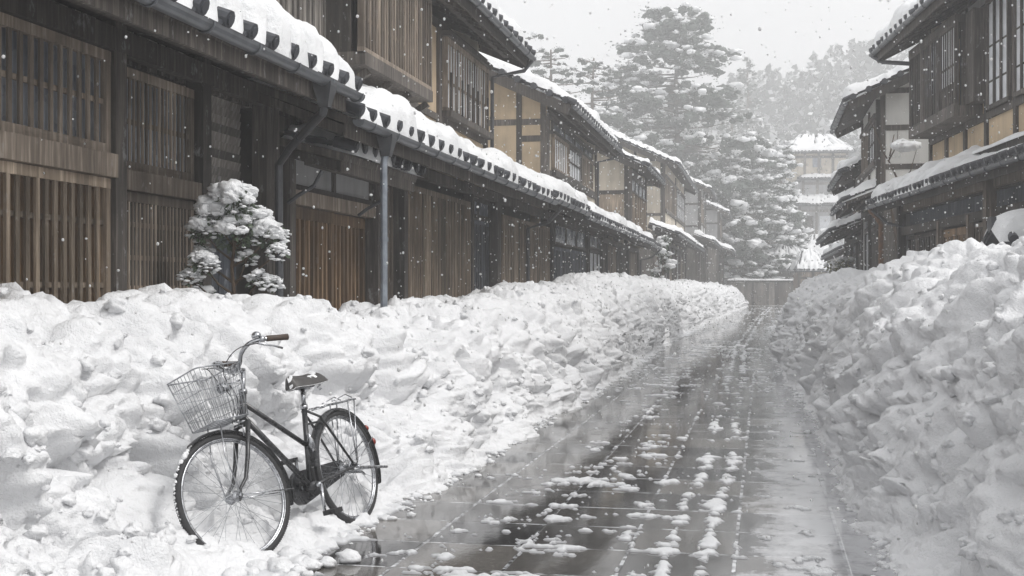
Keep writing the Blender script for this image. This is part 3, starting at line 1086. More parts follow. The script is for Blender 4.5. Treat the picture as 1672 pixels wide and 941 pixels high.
# ---- right side (root turned round: y runs toward the camera)
def house_right():
    X0, Y0 = 3.12, 26.2
    r = tag(empty('lattice_house', (X0, Y0, 0), math.radians(186.5)), 'dark timber house on the right with an upper lattice box over a tan wall', 'house', GR)
    L = 13.5
    # ground floor
    posts(r, [.08], 0, 3.2, .4, .15)
    posts(r, [6.75, 10.0, L - .1], 0, 3.25, .60, .16, 'wood_lattice')
    rails(r, .05, L - .05, [(2.55, .16), (3.0, .2)], .35)
    rails(r, 1.0, L - .05, [(3.02, .22)], .5, mat='wood_lattice', name='eave_beam')
    lattice(r, .2, 3.0, .3, 2.45, .24, .19, .13, .02, (1.4,), mat='wood_dark', back='interior', backname='panel', name='slatted_shutter')
    b_ = MB()
    for z in (.3, 1.25, 2.3):
        b_.box((.26, 3.12, z), (.315, 4.9, z + .13))
    for u in (3.12, 3.98, 4.8):
        b_.box((.262, u, .3), (.317, u + .1, 2.43))
    u = 3.24
    while u < 4.75:
        b_.box((.27, u, .4), (.30, u + .085, 2.32))
        u += .105
    dr = b_.build('door', 'wood_warm', r)
    p_ = MB()
    p_.box((.24, 3.15, .3), (.258, 4.85, 2.4))
    p_.build('panel', 'wood_warm', dr)
    posts(r, [3.06, 4.96], 0, 2.6, .36, .1, 'wood_lattice', name='door_post')
    lattice(r, 5.05, 6.6, .3, 2.45, .28, .15, .07, .018, (1.3,), mat='wood_lattice', back='interior', backname='panel', name='slatted_shutter')
    wall(r, 6.65, L - .1, 0, 2.5, .25, 'wood_blue', 'wall')
    wall(r, .1, L - .1, 2.5, 3.25, .2, 'wood_blue', 'wall')
    wall(r, .2, L - .2, 0, 2.6, .1, 'interior', 'inner_wall')
    wall(r, 0, .12, 0, 3.1, .3, 'plaster_grey', 'end_wall', .55)
    lower_roof(r, -.35, 4.9, .86, 3.12, -.25, .36, .30, .34, 111, 8, .045, .04, vedge=.2)
    lower_roof(r, 4.92, L, .88, 3.12, -.25, .36, .34, .09, 112, 8, .06, .5, vedge=.3)
    # flashing bank and beam above the roof
    rails(r, .0, L, [(3.66, .12)], -.06, name='beam')
    b_ = MB()
    uu = np.linspace(.05, L - .1, 160)
    th = np.linspace(0, PI, 7)
    hh = np.clip(.07 + .06 * fbm(uu * .8, uu * 0, 7, 3), .02, .2)
    b_.grid(np.stack([np.stack([-.06 + .09 * np.cos(th), np.full(7, a), 3.70 + h * np.sin(th)], -1) for a, h in zip(uu, hh)]))
    b_.build('snow_ledge', 'snow', r, True)
    downpipe(r, [(.93, -.22, 3.02), (.80, -.15, 2.85), (.72, -.12, 2.7), (.72, -.12, .4)], .05, 'rust', hopper=False, label='rusty brown downpipe')
    downpipe(r, [(.9, -.1, 3.0), (.6, .02, 2.72), (.12, .3, 2.58), (.10, .3, .4)], .036, hopper=False)
    # upper floor
    wall(r, 0.12, L - .12, 3.3, 6.45, -.25, 'plaster_tan', 'wall')
    posts(r, [.08, 1.3, 2.6, 3.9, 5.48, 8.0, 10.5], 3.6, 6.45, -.23, .13)
    rails(r, .1, L - .1, [(4.36, .12), (6.42, .2)], -.225)
    b_ = MB()
    b_.box((-.26, .2, 4.42), (.24, 3.6, 4.6))
    b_.box((-.26, .2, 6.06), (.24, 3.6, 6.2))
    b_.box((-.26, .2, 4.6), (.12, .26, 6.06))
    b_.box((-.26, 3.54, 4.6), (.12, 3.6, 6.06))
    for u in (1.2, 2.4):
        b_.box((.06, u - .06, 4.6), (.235, u + .06, 6.06))
    bay = b_.build('projecting_bay', 'wood_dark', r)
    lattice(bay, .2, 1.14, 4.58, 6.08, .225, .13, .05, .02, (5.1, 5.6), mat='wood_dark', back='interior', backname='panel', name='lattice')
    lattice(bay, 1.26, 2.34, 4.58, 6.08, .225, .13, .036, .02, (5.0, 5.35), mat='wood_dark', back='pane', back2='interior', zsplit=5.05, name='lattice')
    lattice(bay, 2.46, 3.6, 4.58, 6.08, .225, .14, .036, .02, (5.0, 5.35), mat='wood_dark', back='paper', back2='interior', zsplit=5.05, name='lattice')
    b_ = MB()
    b_.box((-.2, 3.62, 4.6), (.05, 4.1, 6.2))
    b_.build('shutter_box', 'wood_dark', r)
    lattice(r, 4.15, 5.35, 4.42, 6.3, -.14, .32, .035, .04, (4.9, 5.5), mat='wood_dark', back='paper', name='window')
    lattice(r, 5.6, 7.5, 4.42, 6.3, -.14, .32, .035, .04, (4.9, 5.5), mat='wood_dark', back='paper', name='window')
    transom(r, .1, 4.3, 6.22, 6.5, -.16, 3, pane='plaster_grey')
    gable_roof(r, -.75, L + .3, .72, 6.35, -3.5, .5, .40, .42, 121, 8, .05, edge=.03)
    rafters(r, -.65, L + .2, .72, 6.35, -.3, 6.35 + 1.02 * .5, .45)
    downpipe(r, [(.78, -.68, 6.28), (.6, -.5, 6.12), (.05, .0, 5.98), (-.15, .06, 5.9), (-.15, .06, 5.7)], .045, hopper=False)
    gable_wall(r, 0, -.26, -6.8, 0, 6.35, -3.5, .5, .72, 'plaster_sand', -1)
    gable_wall(r, L, -.26, -6.8, 0, 6.35, -3.5, .5, .72, 'plaster_sand', 1)
    wall(r, .12, L - .12, 0, 6.3, -6.7, 'plaster_grey', 'back_wall')


house_right()

# white gabled neighbour: its lit gable faces the camera
HW = far_house('plaster_house', 'white plaster house with dark timber framing and a gable, next to the dark lattice house', GR, 2.66, 34.6, PI, 4.6, -.02, 3.45, 5.75, 7.0, .47, 0.05, 4.55, 'plaster_white', 11, ov=.72, ovu=.72, near_end=1, lowm='wood_dark')
far_house('plaster_house', 'small brown-walled house on the right between the white gable and the low far house', GR, 2.75, 43.0, PI, 8.0, -.1, 2.95, 4.55, 6.0, .47, 3.2, 7.8, 'wood_grey', 13, ov=.85, ovu=.7, near_end=1, lowm='wood_grey')
far_house('plaster_house', 'farthest low house on the right with a single snowy eave near the end wall', GR, 3.6, 57.0, PI, 13.0, -.3, 2.75, 4.3, 6.0, .42, 4.0, 12.0, 'plaster_grey', 17, ov=.9, ovu=.6, near_end=1, lowm='wood_grey')


# ---- buildings closing the street
def hip_roof(root, w, d, ze, h, ov, seed, name='roof', T=.25, top=.45, cx=0, cy=0, tile='tile', dirx=True):
    """hipped tiled roof with a short ridge, ridge rolls and snow"""
    W, D = w / 2 + ov, d / 2 + ov
    rx = W * top
    b_ = MB()
    e = [(-W, -D), (W, -D), (W, D), (-W, D)]
    rd = [(-rx, 0), (rx, 0)]
    zr = ze + h
    V = [(cx + x, cy + y_, ze) for x, y_ in e] + [(cx + x, cy + y_, zr) for x, y_ in rd]
    b_.add(V, [(0, 1, 5, 4), (2, 3, 4, 5), (1, 2, 5), (3, 0, 4), (3, 2, 1, 0)])
    b_.box((cx - W + .02, cy - D + .02, ze - .16), (cx + W - .02, cy + D - .02, ze - .002))
    n = int(2 * W / .33)
    for k in range(n + 1):
        x = cx - W + 2 * W * k / n
        for yy in (cy - D,):
            b_.tube([(x, yy - .06, ze + .03), (x, yy + .12, ze + .05)], .08, 6)
    r_ = b_.build(name, tile, root)
    b_ = MB()
    b_.tube([V[4], V[5]], .17, 8)
    for i, j in ((0, 4), (1, 5), (2, 5), (3, 4)):
        b_.tube([V[i], V[j]], .11, 6)
    b_.build('ridge', tile, r_)
    # snow: four lumpy faces
    b_ = MB()
    for quad in ((0, 1, 5, 4), (1, 2, 5, 5), (2, 3, 4, 4), (3, 0, 4, 4)):
        A, B2, C, D2 = [np.array(V[q]) for q in quad]
        n1, n2 = 44, 18
        s, t_ = np.meshgrid(np.linspace(0, 1, n1), np.linspace(0, 1, n2), indexing='ij')
        P = (A * (1 - s)[..., None] + B2 * s[..., None]) * (1 - t_)[..., None] + (D2 * (1 - s)[..., None] + C * s[..., None]) * t_[..., None]
        nz = fbm(s * 9 + seed, t_ * 4, seed, 3)
        streak = vn(s * 22, t_ * 2.0 + seed, seed + 5)
        hh = T * rnd((t_ - .05 - .06 * vn(s * 12, s * 0, seed + 2)) / .2) * rnd(s / .06) * rnd((1 - s) / .06) * (1 + .5 * nz)
        hh = np.where((streak > .55) & (t_ > .2), -.04, hh)
        hh = np.where(hh < .01, -.05, hh)
        P[..., 2] += hh
        b_.grid(P)
    b_.build('snow_cover', 'snow_far', r_, True)
    return r_


def tower():
    zc = 122.0
    X, Y = ground_xy((1346 - 836) / 2000 * zc, zc)
    r = tag(empty('tiered_hall', (X, Y, 0), YAW * .5), 'pale tall hall with three stacked snowy hipped roofs behind the end of the street', 'hall')
    for k, (w, d, z0, ze, h, ov, dx) in enumerate(((6.4, 6.0, 0, 9.5, 2.3, .9, .4), (5.4, 5.0, 9.6, 12.1, 1.2, .6, .3), (5.4, 5.0, 12.0, 14.7, 1.8, .7, -.9))):
        b_ = MB()
        b_.box((dx - w / 2, -d / 2, z0), (dx + w / 2, d / 2, ze - .1))
        st = b_.build('storey', ['plaster_grey', 'plaster_grey', 'plaster_sand'][k], r)
        b_ = MB()
        for q in range(5):
            x = dx - w / 2 + w * q / 4
            b_.box((x - .12, -d / 2 - .06, z0), (x + .12, -d / 2 + .05, ze - .15))
        for zz in ((2.4, 5.0, 6.2, 8.9) if k == 0 else (ze - .5,)):
            b_.box((dx - w / 2 - .02, -d / 2 - .05, zz - .12), (dx + w / 2 + .02, -d / 2 + .04, zz + .12))
        b_.build('timber_frame', 'wood_grey', st)
        if k == 0:
            for zz, z1 in ((2.9, 4.7), (6.6, 8.4)):
                for q in range(4):
                    x = dx - w / 2 + w * (q + .18) / 4
                    p_ = MB()
                    p_.box((x, -d / 2 - .03, zz), (x + w * .16, -d / 2 - .012, z1))
                    p_.build('window', 'paper' if q in (1, 2) else 'interior', st)
        if k == 2:
            p_ = MB()
            p_.box((dx - .6, -d / 2 - .03, 13.2), (dx + .2, -d / 2 - .012, 14.1))
            p_.build('window', 'pane', st)
        hip_roof(r, w, d, ze, h, ov, 40 + k, cx=dx, top=.42)
    for sgn in (-1, 1):
        pass
    # lean-to skirt roof between the two lower window bands
    b_ = MB()
    b_.poly_prism([(-3.2, -3.05, 5.75), (-3.2, -3.9, 5.45), (-3.2, -3.9, 5.36), (-3.2, -3.05, 5.62)], (7.2, 0, 0))
    sk = b_.build('skirt_roof', 'tile', r)
    b_ = MB()
    uu, tt = np.meshgrid(np.linspace(-3.15, 3.95, 60), np.linspace(0, 1, 8), indexing='ij')
    b_.grid(np.stack([uu, -3.9 + .85 * tt, 5.45 + .3 * tt + .14 * rnd(tt / .3) * (1 + .5 * vn(uu * 2, tt * 2, 3))], -1))
    b_.build('snow_cover', 'snow_far', sk, True)


tower()


def small_hall(name, label, cat, px0, px1, zc, ze, h, d, seed, ov=.5, wallm='wood_grey', top=.5, slats=True):
    cxp = (px0 + px1) / 2
    w = (px1 - px0) / 2000 * zc
    X, Y = ground_xy((cxp - 836) / 2000 * zc, zc + d / 2)
    r = tag(empty(name, (X, Y, 0), YAW * .6), label, cat)
    b_ = MB()
    b_.box((-w / 2, -d / 2, 0), (w / 2, d / 2, ze - .1))
    b_.build('wall', wallm, r)
    b_ = MB()
    n = max(2, int(w / 1.2))
    for q in range(n + 1):
        x = -w / 2 + w * q / n
        b_.box((x - .09, -d / 2 - .05, 0), (x + .09, -d / 2 + .04, ze - .12))
    for zz in (.5, ze - .6):
        b_.box((-w / 2, -d / 2 - .045, zz - .08), (w / 2, -d / 2 + .04, zz + .08))
    b_.build('timber_frame', 'wood_dark', r)
    if slats:
        for q in range(n):
            x = -w / 2 + w * (q + .2) / n
            p_ = MB()
            p_.box((x, -d / 2 - .03, 1.2), (x + w * .6 / n, -d / 2 - .01, ze - .8))
            p_.build('window', 'interior' if q % 2 else 'pane', r)
    hip_roof(r, w, d, ze, h, ov, seed, top=top)
    return r


small_hall('gatehouse', 'small brown-walled gatehouse with a snowy hipped roof at the right of the street end', 'gatehouse', 1308, 1352, 92.0, 2.75, 1.35, 3.0, 61, .35, 'wood_lattice', .45)
small_hall('hipped_house', 'low pale house with a broad snowy roof behind the gatehouse', 'house', 1268, 1325, 103.0, 2.95, 1.9, 5.0, 62, .6, 'wood_grey', .35)
small_hall('hipped_house', 'pale low house under a snowy roof beyond the last left house', 'house', 1192, 1250, 104.0, 3.9, 1.6, 5.0, 63, .5, 'plaster_grey', .5)

small_hall('hipped_house', 'faint low house between the conical conifer and the pine, just over the end fence', 'house', 1228, 1268, 112.0, 3.3, 1.6, 5.0, 64, .5, 'plaster_grey', .4)
small_hall('hipped_house', 'faint snowy-roofed house in front of the tiered hall, above the gatehouse', 'house', 1322, 1382, 112.0, 4.3, 1.9, 5.0, 65, .6, 'wood_grey', .4)


def end_fence():
    zc = 97.5
    xa, ya = ground_xy((1188 - 836) / 2000 * zc, zc)
    xb, yb = ground_xy((1372 - 836) / 2000 * zc, zc)
    L = math.hypot(xb - xa, yb - ya)
    r = tag(empty('board_fence', (xa, ya, 0), math.atan2(yb - ya, xb - xa)), 'grey board fence with snow along its top closing the far end of the street', 'fence')
    b_ = MB()
    u = 0
    while u < L:
        b_.box((u + .006, -.03 + R.uniform(-.01, .01), 0), (u + .214, .02, 1.85 + R.uniform(-.03, .03)))
        u += .22
    b_.build('boards', 'wood_grey', r)
    b_ = MB()
    u = 0
    while u < L:
        b_.box((u - .08, -.1, 0), (u + .08, -.031, 2.0))
        u += 2.0
    b_.box((0, -.105, 1.86), (L, .06, 2.0))
    b_.build('fence_posts', 'wood_dark', r)['kind'] = 'stuff'
    b_ = MB()
    uu = np.linspace(0, L, 160)
    th = np.linspace(0, PI, 7)
    hh = .16 + .07 * vn(uu * 1.3, uu * 0, 5)
    b_.grid(np.stack([np.stack([np.full(7, a), .16 * np.cos(th) - .02, 2.0 + h * np.sin(th)], -1) for a, h in zip(uu, hh)]), flip=True)
    b_.build('snow_cover', 'snow', r, True)


end_fence()

# ================================================================== GROUND, ROAD, SNOW BANKS
def xr(Y):
    return np.interp(Y, [4, 6.5, 10, 13, 24, 33, 45, 70, 97, 120], [.72, .68, .67, .58, .36, .50, .85, 1.45, 2.1, 3.2])


def xl(Y):
    return np.interp(Y, [3, 6, 9, 14, 33, 50, 70, 97, 120], [-2.42, -2.38, -2.26, -2.28, -2.33, -2.15, -1.75, -1.15, -.3])


b_ = MB()
gx, gy = np.meshgrid(np.concatenate([np.linspace(-300, -20, 30), np.linspace(-18, 18, 40), np.linspace(20, 300, 30)]),
                     np.concatenate([np.linspace(-80, 0, 10), np.linspace(2, 130, 90), np.linspace(135, 430, 40)]), indexing='ij')
gz = -.03 + .05 * fbm(gx * .2, gy * .2, 3, 3) * (np.abs(gx) > 6) - .05
b_.grid(np.stack([gx, gy, gz], -1), flip=False)
tag(b_.build('ground', 'snow_far', None, True), kind='structure')

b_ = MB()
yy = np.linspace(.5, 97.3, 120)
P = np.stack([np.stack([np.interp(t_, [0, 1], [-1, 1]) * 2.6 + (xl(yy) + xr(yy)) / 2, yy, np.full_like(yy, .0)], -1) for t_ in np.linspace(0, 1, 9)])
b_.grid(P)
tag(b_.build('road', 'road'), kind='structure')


def ico(sub=1):
    t_ = (1 + 5 ** .5) / 2
    v = [(-1, t_, 0), (1, t_, 0), (-1, -t_, 0), (1, -t_, 0), (0, -1, t_), (0, 1, t_), (0, -1, -t_), (0, 1, -t_), (t_, 0, -1), (t_, 0, 1), (-t_, 0, -1), (-t_, 0, 1)]
    f = [(0, 11, 5), (0, 5, 1), (0, 1, 7), (0, 7, 10), (0, 10, 11), (1, 5, 9), (5, 11, 4), (11, 10, 2), (10, 7, 6), (7, 1, 8), (3, 9, 4), (3, 4, 2), (3, 2, 6), (3, 6, 8), (3, 8, 9), (4, 9, 5), (2, 4, 11), (6, 2, 10), (8, 6, 7), (9, 8, 1)]
    v = [Vector(x).normalized() for x in v]
    for _ in range(sub):
        cache, nf = {}, []

        def mid(a, b):
            k = (min(a, b), max(a, b))
            if k not in cache:
                v.append(((v[a] + v[b]) / 2).normalized())
                cache[k] = len(v) - 1
            return cache[k]
        for a, b, c in f:
            x, y_, z_ = mid(a, b), mid(b, c), mid(c, a)
            nf += [(a, x, z_), (b, y_, x), (c, z_, y_), (x, y_, z_)]
        f = nf
    return np.array([tuple(x) for x in v]), f


ICO = {k: ico(k) for k in (0, 1, 2, 3)}


def lump(mb_, c, r, sub=2, squash=(1, 1, 1), amp=.28, fr=1.6, seed=0, cut=None):
    V, F = ICO[sub]
    s = seed * 3.7
    d = 1 + amp * (fbm(V[:, 0] * fr + s, V[:, 1] * fr + V[:, 2] * fr * 1.3 + s, 55 + seed % 50, 3))
    P = V * d[:, None] * r * np.array(squash)
    if cut is not None:
        P[:, 2] = np.where(P[:, 2] < cut * r, cut * r + (P[:, 2] - cut * r) * .18, P[:, 2])
    mb_.add(P + np.array(c), F)


def bank(side, prof, prof2, blend, seed, y0, y1, hfun, label, name='snow_bank', k=.0036, nr=215, dent=None):
    ys = [y0]
    while ys[-1] < y1:
        ys.append(ys[-1] + max(.012, k * ys[-1]))
    ys = np.array(ys)
    ny = len(ys)
    ker = np.hanning(int(nr * .10) | 1)
    ker /= ker.sum()
    pad = len(ker) // 2
    sm = lambda a: np.convolve(np.pad(a, pad, mode='edge'), ker, 'valid')

    def resample(pr):
        pr = np.array(pr, float)
        cum = np.concatenate([[0], np.cumsum(np.hypot(*np.diff(pr, axis=0).T))])
        q_ = np.linspace(0, 1, nr) ** 1.15 * cum[-1]
        return sm(np.interp(q_, cum, pr[:, 0])), sm(np.interp(q_, cum, pr[:, 1])), q_
    d1, z1, q = resample(prof)
    d2, z2, q2 = resample(prof2)
    w_ = np.interp(ys, blend, [0, 1])[:, None]
    d = d1[None] * (1 - w_) + d2[None] * w_
    z = z1[None] * (1 - w_) + z2[None] * w_
    td, tz = np.gradient(d, axis=1), np.gradient(z, axis=1)
    ln = np.hypot(td, tz) + 1e-9
    nd, nz = -tz / ln, td / ln
    Yg, Q = np.meshgrid(ys, q, indexing='ij')
    H = hfun(ys)[:, None]
    edge = (xl(ys) if side < 0 else xr(ys))
    edge = edge + .10 * vn(ys * .9, ys * 0, seed) + .07 * vn(ys * 2.7, ys * 0, seed + 1) + .05 * vn(ys * 7.5, ys * 0, seed + 2)
    D = d.copy()
    Z = z * H
    # lumps thrown by the plough: elongated down the slope, leaning
    sk = .45
    a = Yg + sk * Q + .18 * vn(Yg * 1.7, Q * 1.7, seed + 5)
    b = Q + .15 * vn(Yg * 2.1 + 9, Q * 2.1, seed + 6)
    big = shelves(a / .62, b / .95 + 3, seed + 10)
    mid = shelves(a / .27 + 5, b / .40, seed + 20)
    wx = a + .035 * vn(Yg * 11, Q * 11, seed + 8)
    wy = b + .035 * vn(Yg * 11 + 5, Q * 11, seed + 9)
    sml = shelves(wx / .15 + 1, wy / .155, seed + 30)
    tin = shelves(wx / .066, wy / .068, seed + 40)
    low = fbm(Yg * .5, Q * .6, seed + 50, 3)
    fade = np.clip((Q - .06) / .30, .16, 1)
    crev = (1 - np.abs(vn(a / .42 + 3, b / 1.7, seed + 80))) ** 6
    pat = np.clip(.75 + 1.2 * fbm(Yg * 1.5, Q * 1.5, seed + 60, 3), .25, 1.2)
    disp = fade * (.24 * (big - .4) + .17 * (mid - .4) + .15 * low - .20 * crev)
    disp = disp + .165 * (sml - .35) * np.clip(fade * 1.5, .4, 1) * np.clip(pat, .4, 1) + .082 * (tin - .35) * np.clip(pat, .55, 1) + .016 * fbm(Yg * 24, Q * 24, seed + 70, 3)
    if dent is not None:
        disp = disp - dent(Yg, Q)
    D = D + nd * disp
    Z = Z + nz * disp
    # droop: push overhanging lumps outward a little lower
    Z = Z - .10 * np.clip(disp, 0, .3)
    endf = np.clip((y1 - Yg) / 1.5, 0, 1) ** .5
    X = edge[:, None] + side * D
    Z = Z * endf
    Z[:, 0] = -.06
    mb_ = MB()
    mb_.grid(np.stack([X, Yg, Z], -1), flip=(side < 0))
    rr = random.Random(seed)           # broken chunks standing out of the ploughed face
    i1 = int(np.searchsorted(ys, 24.0))
    for k_ in range(1300):
        i, j = rr.randrange(4, i1), int(nr * (.10 + .62 * rr.random()))
        rad = rr.choice((.014, .018, .022, .027, .032, .040, .052)) * rr.uniform(.8, 1.25)
        lump(mb_, (X[i, j] + side * rad * .15, Yg[i, j], Z[i, j] - rad * .1), rad, 2, (rr.uniform(.8, 1.2), rr.uniform(.8, 1.3), rr.uniform(.65, .95)), .5, 1.9, k_ + seed)
    o = mb_.build(name, 'snow_bank_mat', None, True)
    tag(o, label, 'snow bank')
    return o


def hl(Y):
    base = np.interp(Y, [0, 6, 9, 11.5, 13, 17, 21, 27, 40, 60, 95], [.93, .92, .86, .77, .77, .98, .95, 1.10, 1.12, 1.12, 1.0])
    return base + .05 * vn(Y * .9, Y * 0, 3) + .04 * vn(Y * 2.2, Y * 0, 4)


def hr(Y):
    base = np.interp(Y, [0, 6, 10, 14, 20, 27, 45, 92], [.90, .90, .90, .88, .85, .84, .84, .8])
    return base + .06 * vn(Y * .8, Y * 0, 13) + .05 * vn(Y * 2.0, Y * 0, 14)


def dent_left(Y, Q):
    return .14 * np.exp(-((Y - 6.4) / .75) ** 2) * np.exp(-((Q - .85) / .5) ** 2)


PL = [(-.04, -.05), (0, .01), (.14, .06), (.34, .09), (.52, .18), (.64, .48), (.74, .82), (.87, 1.08), (1.06, 1.25), (1.38, 1.33), (1.7, 1.2), (1.95, .9), (2.1, .5), (2.2, -.1)]
PL2 = [(-.04, -.05), (0, .02), (.07, .10), (.17, .34), (.29, .68), (.42, .96), (.60, 1.16), (.85, 1.27), (1.15, 1.33), (1.5, 1.30), (1.8, 1.1), (2.0, .7), (2.1, .3), (2.2, -.1)]
PR = [(-.04, -.05), (0, .02), (.14, .06), (.30, .14), (.42, .42), (.54, .82), (.70, 1.20), (.95, 1.52), (1.30, 1.73), (1.7, 1.80), (2.1, 1.66), (2.45, 1.3), (2.75, .8), (2.9, .1), (3.0, -.1)]
PR2 = [(-.04, -.05), (0, .02), (.08, .12), (.19, .40), (.32, .78), (.48, 1.14), (.68, 1.43), (.95, 1.63), (1.30, 1.75), (1.7, 1.80), (2.1, 1.66), (2.45, 1.3), (2.75, .8), (2.9, .1), (3.0, -.1)]
bank(-1, PL, PL2, (7.4, 9.5), 100, 2.6, 96.0, hl, 'long lumpy ploughed snow bank along the left houses, behind the leaning bicycle', dent=dent_left)
bank(1, PR, PR2, (6.0, 9.5), 200, 1.6, 93.0, hr, 'higher grey-shaded ploughed snow bank along the right side of the wet street')


# ---- slush lying on the slabs, and the crumbled edge of the banks
def slush():
    ys = [3.6]
    while ys[-1] < 90:
        ys.append(ys[-1] + max(.018, .0042 * ys[-1]))
    ys = np.array(ys)
    xs = np.arange(-2.75, 2.4, .017)
    Yg, Xg = np.meshgrid(ys, xs, indexing='ij')
    L_, R_ = xl(ys)[:, None], xr(ys)[:, None]
    dl, dr = Xg - L_, R_ - Xg
    inside = (dl > -.12) & (dr > -.12)
    f = fbm(Xg * 4.2, Yg * 6.0, 301, 5, .70)
    fine = fbm(Xg * 16, Yg * 9, 311, 3)
    den = -.31 + .17 * vn(Xg * .9, Yg * .22, 321)
    # right-hand strip of loose wet snow
    cr = R_ - .42
    den = den + .36 * np.exp(-((Xg - cr) / .22) ** 2) * np.clip(.55 + vn(Yg * .25, Xg * 0, 5), .1, 1)
    den = den - .35 * np.exp(-((Xg - (R_ - .08)) / .10) ** 2) * (Yg < 14)
    # by the left bank
    den = den + .42 * np.exp(-(np.clip(dl, 0, 9) / .13) ** 2) + .40 * np.exp(-(np.clip(dr, 0, 9) / .07) ** 2)
    den = den + .10 * np.exp(-((dl - .9) / .3) ** 2)
    Xw = Xg + .022 * fbm(Xg * 7, Yg * 7, 341, 3)
    Yw = Yg + .030 * fbm(Xg * 5, Yg * 5, 343, 3)
    # joints between the slabs hold snow
    jy = np.abs((Yw + .3) / .62 - np.round((Yw + .3) / .62)) * .62
    jx = np.abs((Xw + .14) / .56 - np.round((Xw + .14) / .56)) * .56
    wj = np.clip(.012 + .0018 * Yg, 0, .05)
    jn = vn(Xg * 5, Yg * 1.1, 331)
    den = den + .28 * np.exp(-(jy / (wj * .8)) ** 2) * np.clip(.35 + 1.2 * vn(Xg * 3.6, Yg * 1.6, 335), 0, 1) + .28 * np.exp(-(jx / (wj * .5)) ** 2) * np.clip(.35 + 1.2 * vn(Xg * 1.6, Yg * 1.7, 337), 0, 1)
    # a tyre track: two chains of pressed slush
    tc = np.interp(Yg, [4, 7, 12, 19, 30, 60, 95], [-.40, -.36, -.33, -.42, -.50, -.1, .7])
    for off, w in ((-.115, .045), (.085, .05)):
        tr = np.exp(-((Xw - tc - off - .03 * vn(Yg * 1.1, Yg * 0, 3)) / (w * (1 + .4 * vn(Yg * 3, Yg * 0 + off, 8)))) ** 2)
        tread = .5 + .5 * np.cos(2 * PI * (Yg / .16 + 2.2 * np.abs(Xg - tc - off)))
        den = den + tr * (.32 + .13 * tread) * np.clip(.75 + .6 * vn(Yg * .8, Yg * 0 + off, 7), .2, 1.2)
    mm = den + .66 * f + .24 * fine
    h = np.clip(mm * .045, -.01, .013) + .004 * fine * (mm > .05)
    h = np.where(mm > .02, h + .006, -.004)
    Z = h + .0
    keep = (mm > -.03) & inside
    kq = keep[:-1, :-1] | keep[1:, :-1] | keep[1:, 1:] | keep[:-1, 1:]
    m_ = MB()
    m_.grid(np.stack([Xg, Yg, Z], -1), flip=True, keep=kq)
    o = m_.build('slush', 'slush_mat', None, True)
    return o


SL = tag(slush(), kind='stuff')


def chunks():
    m_ = MB()
    rr = random.Random(3)
    for k in range(1100):
        Y = 3.8 * (24 / 3.8) ** rr.random()
        if rr.random() < .55:
            X = float(xl(Y)) + rr.gauss(.03, .07)
        else:
            X = float(xr(Y)) - rr.gauss(.03, .07)
        r = rr.choice((.005, .006, .008, .010, .013, .017, .024)) * (.8 + .5 * rr.random())
        lump(m_, (X, Y, r * .2), r, 1, (1.3, 1.2, .75), .6, 2.2, k)
    return m_.build('snow_crumbs', 'snow_bank_mat', None, True)


tag(chunks(), kind='stuff')


